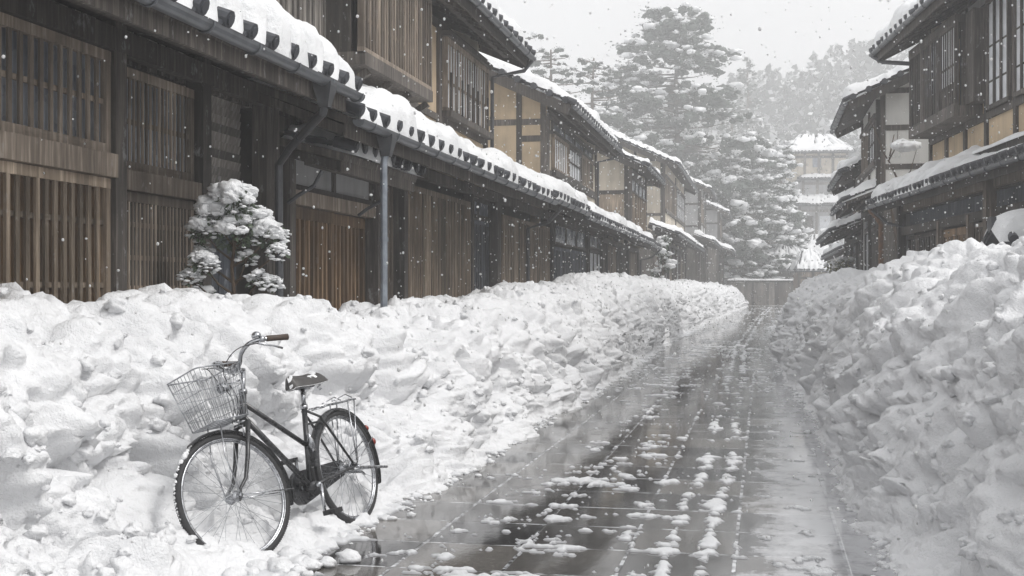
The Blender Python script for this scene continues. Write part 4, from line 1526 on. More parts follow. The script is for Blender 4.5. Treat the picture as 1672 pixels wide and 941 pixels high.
# ================================================================== BICYCLE
def bicycle():
    fx, fy = ground_xy(-1.330, 6.20)
    rx, ry = ground_xy(-.905, 7.25)
    hd = Vector((fx - rx, fy - ry, 0)).normalized()
    lean = math.radians(14.5)
    upv = Vector((0, 0, 1))
    left = upv.cross(hd)              # bicycle's own left, toward the street
    up = (upv * math.cos(lean) - left * math.sin(lean)).normalized()
    lf = up.cross(hd).normalized()
    M = Matrix(((hd.x, lf.x, up.x, rx), (hd.y, lf.y, up.y, ry), (hd.z, lf.z, up.z, .012), (0, 0, 0, 1)))
    r = empty('bicycle', (0, 0, 0))
    r.matrix_world = M
    tag(r, 'dark city bicycle with a wire front basket leaning against the left snow bank', 'bicycle')
    WB, RH = 1.125, .335
    hubR, hubF = Vector((0, 0, RH)), Vector((WB, 0, RH))
    # steering
    ang = math.radians(-20)
    ax = Vector((-math.sin(math.radians(21)), 0, math.cos(math.radians(21))))
    a0 = Vector((WB - .05, 0, RH))
    RM = Matrix.Rotation(ang, 3, ax)

    def S(p):
        return a0 + RM @ (Vector(p) - a0)

    def onax(z):
        return a0 + ax * ((z - RH) / ax.z)

    ident = lambda p: Vector(p)

    def ring(c, Rr, T, n=64, a_0=0, a_1=2 * PI, yo=0):
        k = n if abs(a_1 - a_0) > 6.28 else n + 1
        return [T((c.x + Rr * math.cos(a_0 + (a_1 - a_0) * i / n), yo, c.z + Rr * math.sin(a_0 + (a_1 - a_0) * i / n))) for i in range(k)]

    def wheel(c, T, seed):
        q = MB()
        q.tube(ring(c, .300, T), .0085, 8, closed=True)
        q.tube(ring(c, .306, T, yo=.009), .005, 6, closed=True)
        q.tube(ring(c, .306, T, yo=-.009), .005, 6, closed=True)
        w = q.build('wheel', 'steel', r, True)
        q = MB()
        q.tube(ring(c, .321, T, 80), .0175, 10, closed=True)
        rr = random.Random(seed)
        for i in range(160):       # tread blocks
            a = 2 * PI * i / 160
            for yo in (-.007, .007):
                p = T((c.x + .339 * math.cos(a), yo, c.z + .339 * math.sin(a)))
                p2 = T((c.x + .334 * math.cos(a + .028), yo, c.z + .334 * math.sin(a + .028)))
                q.tube([p, p2], .0042, 4)
        q.build('tyre', 'rubber', w, True)
        q = MB()
        for i in range(36):
            s = 1 if i % 2 else -1
            a = 2 * PI * i / 36
            off = (.9 if (i // 2) % 2 else -.9)
            p = T((c.x + .028 * math.cos(a + off), s * .032, c.z + .028 * math.sin(a + off)))
            e = T((c.x + .296 * math.cos(a), 0, c.z + .296 * math.sin(a)))
            q.tube([p, e], .0013, 5, caps=False)
            e2 = T((c.x + .282 * math.cos(a), s * .0015, c.z + .282 * math.sin(a)))
            q.tube([e2, e], .0026, 5)
        q.build('spokes', 'wire', w, True)
        q = MB()
        q.tube([T((c.x, -.055, c.z)), T((c.x, .055, c.z))], .0065, 8)
        q.tube([T((c.x, -.035, c.z)), T((c.x, -.03, c.z)), T((c.x, -.018, c.z)), T((c.x, .018, c.z)), T((c.x, .03, c.z)), T((c.x, .035, c.z))], [.03, .03, .017, .017, .03, .03], 14)
        for s in (-1, 1):
            q.tube([T((c.x, s * .05, c.z)), T((c.x, s * .068, c.z))], .011, 6)
        q.build('hub', 'steel', w, True)
        return w

    wf = wheel(hubF, S, 1)
    wr = wheel(hubR, ident, 2)

    def mudguard(c, T, a_0, a_1, Rg=.358):
        q = MB()
        n = 40
        P = []
        for i in range(n + 1):
            a = a_0 + (a_1 - a_0) * i / n
            row = []
            for k in range(7):
                t_ = -1 + 2 * k / 6
                rr = Rg - .012 * t_ * t_
                row.append(T((c.x + rr * math.cos(a), .029 * t_, c.z + rr * math.sin(a))))
            P.append(row)
        P = np.array([[tuple(v) for v in row] for row in P])
        q.grid(P)
        P2 = P.copy()
        cen = np.array(tuple(T(c)))
        P2 = cen + (P - cen) * .992
        q.grid(P2, flip=True)
        return q

    gd = mudguard(hubF, S, math.radians(62), math.radians(200)).build('mudguard', 'black_paint', r, True)
    gr = mudguard(hubR, ident, math.radians(8), math.radians(205)).build('mudguard', 'black_paint', r, True)
    gr.data.polygons.foreach_set('use_smooth', [True] * len(gr.data.polygons))
    q = MB()
    for s in (-1, 1):
        q.tube([S((WB, s * .055, RH)), S((WB + .356 * math.cos(PI + .12), s * .03, RH + .356 * math.sin(PI + .12)))], .0035, 6)
    q.build('stay', 'steel', gd, True)
    q = MB()
    for s in (-1, 1):
        q.tube([(0, s * .058, RH), (.358 * math.cos(2.75), s * .03, RH + .358 * math.sin(2.75))], .0035, 6)
    q.build('stay', 'steel', gr, True)

    # frame (BB ahead of the rear wheel); x runs forward
    BB = Vector((.43, 0, .285))
    stT = Vector((.315, 0, .735))
    hb, ht = onax(.715), onax(.855)
    q = MB()
    q.tube([BB, stT], .0155, 12)
    q.tube([hb - ax * .012, ht], .0185, 12)
    q.tube([onax(.805), BB + (stT - BB) * .50], .0135, 12)
    q.tube([onax(.735), BB], .0165, 12)
    q.tube([BB + Vector((0, -.036, 0)), BB + Vector((0, .036, 0))], .022, 14)
    for s in (-1, 1):
        q.tube([BB + Vector((-.02, s * .022, 0)), (.33, s * .036, .295), (.02, s * .056, RH - .008), (-.02, s * .058, RH)], [.011, .011, .009, .009], 8)
        q.tube([stT + Vector((.01, s * .012, -.03)), (.23, s * .04, .655), (.0, s * .056, RH)], [.008, .008, .007], 8)
        q.tube([(-.028, s * .058, RH - .01), (.02, s * .058, RH + .012)], .014, 8)
    q.tube([(.245, -.04, .63), (.245, .04, .63)], .007, 6)
    fr_ = q.build('frame', 'black_paint', r, True)
    q = MB()
    q.tube([hb - ax * .02, hb - ax * .008], .023, 14)
    q.tube([ht, ht + ax * .018], .023, 14)
    q.tube([stT - (stT - BB).normalized() * .02, stT + (stT - BB).normalized() * .006], .021, 12)
    q.build('collar', 'steel', fr_, True)

    # fork with raked blades
    cr_ = onax(.690)
    q = MB()
    q.tube([S(cr_ + Vector((0, -.058, 0))), S(cr_ + Vector((0, .058, 0)))], .015, 10)
    q.tube([S(cr_), S(hb)], .016, 10)
    for s in (-1, 1):
        top = cr_ + Vector((0, s * .055, .01))
        p1 = onax(.52) + Vector((.004, s * .057, 0))
        p2 = onax(.41) + Vector((.016, s * .058, 0))
        q.tube([S(top), S(p1), S(p2), S((WB - .012, s * .058, RH + .03)), S((WB + .004, s * .058, RH - .012))], [.0135, .0125, .010, .0085, .008], 10)
    q.build('fork', 'black_paint', r, True)
    q = MB()       # caliper brake
    for s in (-1, 1):
        q.tube([S(cr_ + Vector((.03, 0, .0))), S(cr_ + Vector((.035, s * .045, -.01))), S(cr_ + Vector((.035, s * .035, -.055))), S(cr_ + Vector((.03, s * .016, -.065)))], .005, 6)
    q.build('brake_caliper', 'steel', r, True)

    # stem and swept handlebar
    st = onax(.985)
    q = MB()
    q.tube([S(ht), S(st)], .0125, 10)
    fwd = st + Vector((.055, 0, .005))
    q.tube([S(st - ax * .012), S(fwd)], .014, 10)
    q.tube([S(fwd + Vector((0, -.03, 0))), S(fwd + Vector((0, .03, 0)))], .018, 10)
    q.build('stem', 'steel', r, True)
    hbp = lambda s: [fwd + Vector((0, s * .0, 0)), fwd + Vector((.005, s * .06, .012)), fwd + Vector((.015, s * .115, .055)), fwd + Vector((-.005, s * .165, .085)), fwd + Vector((-.05, s * .195, .092)), fwd + Vector((-.10, s * .215, .088)), fwd + Vector((-.215, s * .232, .075))]

    def spline(pts, n=6):
        out = []
        P = [pts[0]] + list(pts) + [pts[-1]]
        for i in range(1, len(P) - 2):
            for k in range(n):
                t_ = k / n
                a, b, c, d = P[i - 1], P[i], P[i + 1], P[i + 2]
                out.append(.5 * ((2 * b) + (c - a) * t_ + (2 * a - 5 * b + 4 * c - d) * t_ ** 2 + (3 * b - a - 3 * c + d) * t_ ** 3))
        out.append(pts[-1])
        return out
    q = MB()
    lp = spline(hbp(1))
    rp = spline(hbp(-1))
    q.tube([S(p) for p in rp[::-1] + lp[1:]], .0115, 10)
    hbo = q.build('handlebar', 'steel', r, True)
    for s in (1, -1):
        P = hbp(s)
        d = (P[-1] - P[-2]).normalized()
        q = MB()
        q.tube([S(P[-1] - d * .125), S(P[-1] - d * .12), S(P[-1] - d * .06), S(P[-1] + d * .003), S(P[-1] + d * .006)], [.014, .0165, .0155, .0175, .012], 12)
        q.build('grip', 'grip', hbo, True)
        q = MB()
        c = P[-1] - d * .15
        q.tube([S(c - d * .012), S(c + d * .012)], .017, 10)
        o_ = Vector((.03, 0, -.02))
        q.tube([S(c), S(c + o_), S(c + o_ * 1.5 + d * .05), S(c + o_ * 1.7 + d * .10 + Vector((0, 0, -.004))), S(c + o_ * 1.9 + d * .155 + Vector((0, 0, -.018)))], [.008, .009, .006, .005, .006], 8)
        q.build('brake_lever', 'steel', hbo, True)
    q = MB()
    P = hbp(1)
    bc = P[4] + Vector((0, 0, .018))
    V, F = ICO[2]
    q.add([tuple(S(bc + Vector((v[0] * .026, v[1] * .026, max(v[2], -.35) * .024 + .006)))) for v in V], F)
    q.build('bell', 'steel', hbo, True)
    q = MB()
    bx = P[4]
    for k, s in enumerate((1, -1)):
        c = hbp(s)[-1] - (hbp(s)[-1] - hbp(s)[-2]).normalized() * .15 + Vector((.03, 0, -.02))
        pts = spline([c, c + Vector((.10, -s * .03, .0)), fwd + Vector((.09, s * .10, .045)), fwd + Vector((.10, s * .03, -.02 - .03 * k)), onax(.83) + Vector((.05, s * .02, 0)), cr_ + Vector((.045, s * .02, .02))])
        q.tube([S(p) for p in pts], .0026, 6)
    q.build('brake_cable', 'rubber', r, True)

    # wire basket, tapering downwards
    bk = []
    c0 = onax(.80) + Vector((.172, 0, 0))
    zt, zb = 1.0, .722

    def bpt(u, v, f):
        # u, v in -1..1 on the plan, f 0 bottom..1 top
        wx_ = .108 + .028 * f
        wy_ = .118 + .030 * f
        return S((c0.x + .015 * f + u * wx_, v * wy_, zb + (zt - zb) * f + .004 * u * f))
    q = MB()

    def loop(f, rad):
        pts = []
        for u, v in [(-1, t_) for t_ in np.linspace(-.86, .86, 5)] + [(t_, 1) for t_ in np.linspace(-.86, .86, 5)] + [(1, t_) for t_ in np.linspace(.86, -.86, 5)] + [(t_, -1) for t_ in np.linspace(.86, -.86, 5)]:
            pts.append(bpt(u, v, f))
        q.tube(pts, rad, 6, closed=True)
    loop(1, .0042)
    loop(0, .0034)
    for f in (.2, .4, .6, .8):
        loop(f, .0019)
    for k in range(9):
        t_ = -.86 + 1.72 * k / 8
        for u, v in ((-1, t_), (1, t_), (t_, -1), (t_, 1)):
            q.tube([bpt(u, v, 0), bpt(u, v, .5), bpt(u, v, 1)], .0019, 5)
        q.tube([bpt(t_, -1, 0), bpt(t_, 1, 0)], .0019, 5)
        q.tube([bpt(-1, t_, 0), bpt(1, t_, 0)], .0019, 5)
    bo = q.build('basket', 'wire', r, True)
    q = MB()
    for s in (-1, 1):
        q = MB()
        q.tube([bpt(.4, s * .5, 0), S((WB + .02, s * .062, .55)), S((WB, s * .066, RH))], .004, 6)
        q.build('basket_stay', 'steel', bo, True)
    q = MB()
    q.tube([bpt(-1, 0, .72), S(onax(.93))], .006, 6)
    q.tube([bpt(-1, -.3, .0), S(cr_ + Vector((.0, -.02, .02)))], .005, 6)
    q.build('basket_bracket', 'steel', bo, True)
    q = MB()      # lamp below the basket rim
    lc = onax(.90) + Vector((.055, -.085, .02))
    q.tube([S(lc + Vector((-.04, 0, 0))), S(lc + Vector((-.02, 0, 0))), S(lc + Vector((.03, 0, 0))), S(lc + Vector((.036, 0, 0)))], [.012, .026, .030, .024], 12)
    q.build('headlamp', 'steel', r, True)

    # seat post, saddle
    dst = (stT - BB).normalized()
    sp = stT + dst * .105
    q = MB()
    q.tube([stT, sp], .0128, 10)
    q.build('seat_post', 'steel', r, True)
    nu, nv = 30, 15
    P = np.zeros((nu, nv, 3))
    Pb = np.zeros((nu, nv, 3))
    for i in range(nu):
        a = i / (nu - 1)          # 0 rear .. 1 nose
        wid = .112 * (1 - a) ** .75 * min(1, .35 + a * 5.5) ** .6 + .022
        wid *= (1 if a < .93 else max(.25, 1 - ((a - .93) / .07) ** 2 * .8))
        wid *= (1 if a > .05 else .72 + .28 * a / .05)
        for j in range(nv):
            t_ = -1 + 2 * j / (nv - 1)
            x = sp.x - .125 + .265 * a
            crown = (1 - abs(t_) ** 2.6)
            dip = -.006 * math.sin(PI * min(1, a * 1.15)) + .008 * (1 - a) ** 2
            P[i, j] = (x, wid * t_, sp.z + .012 + .066 * crown + dip - .012 * (a > .96))
            Pb[i, j] = (x, wid * t_ * .97, sp.z + .004 + dip)
    q = MB()
    q.grid(P)
    q.grid(Pb, flip=True)
    q.grid(np.stack([P[:, 0], Pb[:, 0]], 1))
    q.grid(np.stack([P[:, -1], Pb[:, -1]], 1), flip=True)
    q.grid(np.stack([P[0], Pb[0]], 1), flip=True)
    q.grid(np.stack([P[-1], Pb[-1]], 1))
    sad = q.build('saddle', 'leather', r, True)
    q = MB()
    for s in (-1, 1):
        q.tube([(sp.x - .10, s * .05, sp.z + .025), (sp.x - .06, s * .032, sp.z - .002), (sp.x + .04, s * .022, sp.z), (sp.x + .12, s * .012, sp.z + .03)], .0045, 6)
        pts = [(sp.x - .09 + .010 * math.cos(k * .9), s * .055 + .012 * math.sin(k * .9), sp.z - .03 + .0032 * k) for k in range(18)]
        q.tube(pts, .003, 5)
    q.tube([(sp.x - .02, -.035, sp.z + .0), (sp.x - .02, .035, sp.z + .0)], .013, 8)
    q.build('saddle_springs', 'steel', sad, True)
    q = MB()
    mask = lambda i, j: 1
    Sn = P.copy()
    A, B2 = np.meshgrid(np.linspace(0, 1, nu), np.linspace(-1, 1, nv), indexing='ij')
    nz = fbm(A * 4 + 3, B2 * 1.6, 71, 3)
    th_ = .018 * np.clip(1 - B2 ** 2 * 1.1, -1, 1) + .030 * nz - .016
    th_ = np.where(th_ > .001, th_, -.006) * np.clip(np.minimum(A, 1 - A) * 14, -.2, 1)
    Sn[..., 2] += th_
    q.grid(Sn)
    q.build('snow_patch', 'snow', sad, True)

    # rear rack
    q = MB()
    zr_ = .715
    q.tube([(.20, -.055, zr_ - .01), (.17, -.062, zr_), (-.17, -.062, zr_ + .005), (-.185, -.03, zr_ + .01), (-.185, .03, zr_ + .01), (-.17, .062, zr_ + .005), (.17, .062, zr_), (.20, .055, zr_ - .01)], .005, 7)
    q.tube([(.19, 0, zr_), (-.18, 0, zr_ + .008)], .0042, 6)
    for x in (-.1, .0, .1):
        q.tube([(x, -.062, zr_ + .002), (x, .062, zr_ + .002)], .004, 6)
    for s in (-1, 1):
        q.tube([(-.07, s * .062, zr_), (-.02, s * .066, RH + .01)], .0045, 6)
        q.tube([(-.15, s * .062, zr_), (-.02, s * .066, RH + .01)], .0045, 6)
        q.tube([(.19, s * .055, zr_ - .01), (.27, s * .016, .70)], .0045, 6)
    q.tube([(-.17, -.04, zr_ + .02), (-.10, -.04, zr_ + .045), (.06, -.035, zr_ + .016)], .0035, 6)
    q.tube([(-.17, .04, zr_ + .02), (-.10, .04, zr_ + .045), (.06, .035, zr_ + .016)], .0035, 6)
    q.build('rear_rack', 'steel', r, True)
    for a, sz in ((math.radians(148), 1.0), (math.radians(163), 1.25)):
        q = MB()
        c = Vector((.372 * math.cos(a), 0, RH + .372 * math.sin(a)))
        d = Vector((math.cos(a), 0, math.sin(a)))
        q.tube([c - d * .012, c, c + d * .012, c + d * .016], [.012 * sz, .021 * sz, .021 * sz, .014 * sz], 12)
        q.build('reflector', 'red_glass', r, True)

    # chain case, cranks, pedals, on the bicycle's right
    q = MB()
    n = 40
    pts = []
    for i in range(n):
        a = 2 * PI * i / n
        rad = .095
        pts.append((BB.x + rad * math.cos(a), BB.z + rad * math.sin(a)))
    rim_ = [(BB.x + .095 * math.cos(a), -.052, BB.z + .095 * math.sin(a)) for a in np.linspace(PI / 2, -PI / 2, 20)]
    rim_ += [(-.02 + .05 * math.cos(a), -.052, RH + .05 * math.sin(a)) for a in np.linspace(-PI / 2, -3 * PI / 2, 12)]
    q.poly_prism(rim_, (0, -.03, 0))
    q.build('chain_case', 'black_paint', r)
    q = MB()
    ca = math.radians(-78)
    for s, a in ((1, ca), (-1, ca + PI)):
        e = Vector((BB.x + .165 * math.cos(a), s * .078, BB.z + .165 * math.sin(a)))
        q.tube([BB + Vector((0, s * .03, 0)), BB + Vector((0, s * .07, 0))], .013, 10)
        q.tube([BB + Vector((0, s * .07, 0)), e], [.012, .009], 8)
    crk = q.build('crank', 'steel', r, True)
    for s, a in ((1, ca), (-1, ca + PI)):
        e = Vector((BB.x + .165 * math.cos(a), s * .078, BB.z + .165 * math.sin(a)))
        q = MB()
        q.box((e.x - .042, e.y + s * .012, e.z - .013), (e.x + .042, e.y + s * .035, e.z + .013))
        q.box((e.x - .042, e.y + s * .065, e.z - .013), (e.x + .042, e.y + s * .09, e.z + .013))
        q.tube([e, e + Vector((0, s * .092, 0))], .008, 8)
        q.build('pedal', 'rubber', crk)
    q = MB()       # dynamo on the seat tube side, then the raised stand behind the rear hub
    q.tube([(.37, .03, .47), (.375, .03, .54), (.378, .03, .555), (.38, .03, .575)], [.017, .019, .011, .011], 10)
    q.build('dynamo', 'steel', r, True)
    q = MB()
    q.tube([(0, -.07, RH - .005), (-.02, -.075, RH - .02), (-.30, -.08, RH - .055), (-.325, -.08, RH - .075)], [.012, .010, .009, .008], 8)
    q.tube([(0, .07, RH - .005), (-.02, .075, RH - .02), (-.30, .08, RH - .055), (-.325, .085, RH - .06)], [.012, .010, .009, .008], 8)
    q.tube([(-.12, -.078, RH - .034), (-.12, .078, RH - .034)], .006, 6)
    q.build('kickstand', 'steel', r, True)
    # snow caught on the front tyre
    q = MB()
    rr = random.Random(4)
    for a in np.linspace(math.radians(-8), math.radians(60), 56):
        w = .011 * (.35 + rr.random() ** 2 * 1.2)
        if rr.random() < .3:
            continue
        p = S((hubF.x + .339 * math.cos(a), rr.uniform(-.004, .006), hubF.z + .339 * math.sin(a)))
        lump(q, tuple(p), w, 1, (1, 1, 1), .3, 2, rr.randint(0, 99))
    q.build('snow_patch', 'snow', wf, True)


bicycle()
# a few lumps of snow heaped against the front tyre
b_ = MB()
rr_ = random.Random(12)
fx, fy = ground_xy(-1.330, 6.20)
for k in range(60):
    x = fx + rr_.gauss(.05, .17)
    y_ = fy + rr_.gauss(-.10, .16)
    r_ = rr_.uniform(.02, .055)
    lump(b_, (x, y_, .012 + r_ * .2), r_, 2, (1.2, 1.2, .75), .35, 1.7, k)
tag(b_.build('snow_heap', 'snow_bank_mat', None, True), kind='stuff')


# ================================================================== PLANTS
def leaf_clump(mb_, c, r, n, ls, rr, squash=.75):
    for _ in range(n):
        v = Vector((rr.gauss(0, 1), rr.gauss(0, 1), rr.gauss(0, 1))).normalized() * r * rr.uniform(.55, 1.08)
        p = Vector(c) + Vector((v.x, v.y, v.z * squash))
        d = (v.normalized() + Vector((rr.gauss(0, .6), rr.gauss(0, .6), rr.gauss(-.2, .5)))).normalized()
        s = d.cross(Vector((rr.gauss(0, 1), rr.gauss(0, 1), rr.gauss(0, 1)))).normalized()
        L, W = ls * rr.uniform(.7, 1.3), ls * .52 * rr.uniform(.8, 1.2)
        nrm = d.cross(s)
        mb_.add([p - d * L * .5, p - s * W * .5 + nrm * W * .12, p + d * L * .25 - s * W * .42 + nrm * W * .1, p + d * L * .55, p + d * L * .25 + s * W * .42 + nrm * W * .1, p + s * W * .5 + nrm * W * .12],
                [(0, 1, 2, 3), (0, 3, 4, 5)])


CR = Vector((CA, SA, 0))      # camera right, only to lay the plant's boughs out across the street
CF = Vector((-SA, CA, 0))


def camellia():
    base = Vector((-3.84, 8.47, .75))
    r = tag(empty('camellia_shrub', base), 'small leafy evergreen tree loaded with snow in front of the near lattice house', 'shrub')
    rr = random.Random(21)
    # (across, height above ground, radius, snow)
    cl = [(.02, 2.03, .16, 1), (-.13, 1.93, .15, 1), (.13, 1.90, .14, 1), (-.24, 1.82, .12, 1), (.00, 1.80, .17, .4), (.28, 1.78, .13, 1), (.36, 1.66, .10, .8), (-.27, 1.66, .10, .4),
          (-.22, 1.57, .14, 1), (-.33, 1.47, .11, .9), (-.28, 1.33, .13, .6), (.20, 1.46, .12, .7), (.30, 1.43, .09, .8), (.10, 1.62, .09, .3),
          (-.20, 1.14, .12, .6), (.14, 1.22, .13, .9), (.30, 1.17, .12, 1), (.44, 1.14, .10, 1), (.05, 1.08, .12, .7), (.38, 1.02, .12, .8), (.20, 1.02, .12, .7), (-.30, 1.02, .11, .5)]
    lm, sm = MB(), MB()
    tops = []
    for k, (a, z, rad, s) in enumerate(cl):
        dp = rr.uniform(-.14, .14)
        c = CR * (a * .9 + .01) + CF * dp + Vector((0, 0, z - base.z))
        tops.append((c, rad))
        top = z > 1.7
        rad *= .92 if top else .72
        leaf_clump(lm, c, rad, int((110 if top else 62) * (rad / .13) ** 2), .050, rr, .85)
        for q in range(int((26 if top else 16) * s) + 2):
            v = Vector((rr.gauss(0, 1), rr.gauss(0, 1), abs(rr.gauss(.5, .6)))).normalized()
            rs = rad * rr.uniform(.24, .50) * (.40 + .65 * v.z) * (1.2 if top else 1.0)
            lump(sm, tuple(c + Vector((v.x * rad * .85, v.y * rad * .85, v.z * rad * .74))), rs, 2, (1.25, 1.25, .75), .6, 2.2, k * 9 + q)
        for q in range(int(40 * s) + 10):      # small pats of snow on single leaves
            v = Vector((rr.gauss(0, 1), rr.gauss(0, 1), rr.gauss(.35, .8))).normalized() * rad * rr.uniform(.95, 1.12)
            lump(sm, tuple(c + Vector((v.x, v.y, v.z * .85))), rr.uniform(.008, .021), 1, (1.4, 1.4, .55), .5, 2, q)
    crown = lm.build('crown', 'leaf', r, False)
    sm.build('snow_cover', 'snow', crown, True)['kind'] = 'stuff'
    tm = MB()
    tp = [Vector((0, 0, -.5)), Vector((.01, 0, .2)), CR * .02 + Vector((0, 0, .5)), CR * -.01 + Vector((0, 0, .8)), CR * .03 + Vector((0, 0, 1.1)), Vector((0, 0, 1.25))]
    tm.tube(tp, [.022, .02, .017, .014, .010, .006], 8)
    for c, rad in tops:
        h = min(1.1, max(.1, c.z - .22))
        i = 0
        st = Vector((0, 0, h))
        m_ = (st + c) / 2 + Vector((0, 0, -.03))
        tm.tube([st, m_, c], [.011, .008, .004], 6)
    tm.build('trunk', 'bark', r, True)


camellia()


def bush(name, label, base, w, h, seed, leafm='leaf', n=16, ls=.09, snow=1.0, cat='bush'):
    r = tag(empty(name, base), label, cat)
    rr = random.Random(seed)
    lm, sm, tm = MB(), MB(), MB()
    for k in range(n):
        f = (k + .5) / n
        z = h * (.15 + .82 * f)
        wd = w * (1 - .72 * max(0, f - .25)) * .5
        a = rr.uniform(0, 2 * PI)
        d = wd * rr.uniform(.2, .95)
        c = Vector((math.cos(a) * d, math.sin(a) * d, z))
        rad = w * rr.uniform(.20, .28)
        leaf_clump(lm, c, rad, 90, ls, rr)
        for q in range(5):
            o = Vector((rr.gauss(0, .5), rr.gauss(0, .5), 0)) * rad
            lump(sm, tuple(c + o + Vector((0, 0, rad * .55 - o.length * .4))), rad * rr.uniform(.3, .6) * snow, 2, (1.1, 1.1, .7), .4, 2, seed + k * 5 + q)
        tm.tube([(0, 0, -.1), (c.x * .4, c.y * .4, z * .6), tuple(c)], [.03, .02, .008], 6)
    cr = lm.build('crown', leafm, r)
    sm.build('snow_cover', 'snow', cr, True)['kind'] = 'stuff'
    tm.build('trunk', 'bark', r, True)
    return r


bush('evergreen_bush', 'tall snow-capped evergreen bush at the end of the low left roof, above the left bank', (-3.72, 46.2, .4), 1.0, 3.0, 31)
bush('evergreen_bush', 'yellow-green snowy bush at the far right beside the low house', (2.35, 38.5, .6), 1.0, 1.7, 37, 'leaf_pale', 10, .09, .7)
bush('evergreen_bush', 'dark snowy shrub behind the rusty downpipe at the corner of the dark house', (2.32, 27.8, .55), .62, 1.15, 41, 'leaf', 9, .07, .8)


def twig_plant():
    r = tag(empty('bare_branch', (3.02, 27.6, .3)), 'bare twisted branch with a clump of snow growing against the white gable wall', 'branch')
    rr = random.Random(8)
    tm = MB()
    main = [Vector((.05, 1.0, 0)), Vector((.02, 1.2, 1.6)), Vector((-.15, 1.4, 2.9)), Vector((.02, 1.45, 3.5)), Vector((-.2, 1.5, 4.0)), Vector((-.08, 1.5, 4.6))]
    tm.tube(main, [.04, .035, .03, .026, .02, .01], 7)
    ends = []
    for st, pts in ((3, [(.25, 0, .25), (.38, -.05, .75)]), (4, [(-.12, 0, .2), (-.32, 0, .75), (-.45, 0, 1.0)]), (3, [(.1, 0, -.2), (.3, 0, -.5)]), (4, [(.18, 0, .35), (.2, 0, .7)]), (2, [(-.2, 0, .1), (-.35, 0, .45)])):
        p = main[st]
        q = [p] + [p + Vector(x) for x in pts]
        tm.tube(q, [.02] + [.013] * (len(q) - 2) + [.006], 6)
        ends.append(q[-1])
    tr = tm.build('trunk', 'bark', r, True)
    sm = MB()
    c = main[3] + Vector((.26, -.05, .82))
    for k in range(7):
        lump(sm, tuple(c + Vector((rr.uniform(-.25, .25), rr.uniform(-.15, .15), rr.uniform(-.05, .08)))), rr.uniform(.09, .16), 2, (1.2, 1.2, .7), .4, 2, k)
    sm.build('snow_cover', 'snow', tr, True)


twig_plant()


def gate_pillar():
    X, Y = 3.55, 15.6
    zc = -X * SA + Y * CA
    r = tag(empty('gate_wall', (3.42, 16.2, -.26), math.radians(6.5)), 'small tan roofed gate wall with a thick cap of snow at the right edge', 'gate')
    b_ = MB()
    b_.box((-.35, -.12, 0), (2.2, .12, 2.15))
    b_.build('wall', 'plaster_tan', r)
    b_ = MB()
    for x in (-.35, .12, 1.0, 2.1):
        b_.box((x - .05, -.135, 0), (x + .05, .13, 2.2))
    b_.box((-.45, -.14, 2.02), (2.2, .14, 2.12))
    b_.build('timber_frame', 'wood_dark', r)
    b_ = MB()
    b_.poly_prism([(-.62, -.42, 2.22), (-.62, 0, 2.44), (-.62, .42, 2.22), (-.62, .42, 2.16), (-.62, 0, 2.34), (-.62, -.42, 2.16)], (2.9, 0, 0))
    k = -.5
    while k < 2.2:
        b_.tube([(k, -.45, 2.25), (k, -.2, 2.37)], .06, 9)
        k += .3
    b_.tube([(-.66, 0, 2.45), (-.56, 0, 2.45)], .1, 10)
    rf = b_.build('roof', 'tile', r)
    b_ = MB()
    x, t_ = np.meshgrid(np.linspace(-.66, 2.2, 90), np.linspace(-.42, .42, 26), indexing='ij')
    z = 2.44 - .5 * np.abs(t_) + .22 * rnd((.42 - np.abs(t_)) / .3) * rnd((x + .66) / .4) * (1 + 1.0 * fbm(x * 2.2, t_ * 2.2, 4, 3)) - .02
    b_.grid(np.stack([x, t_, z], -1))
    b_.build('snow_cover', 'snow', rf, True)


gate_pillar()


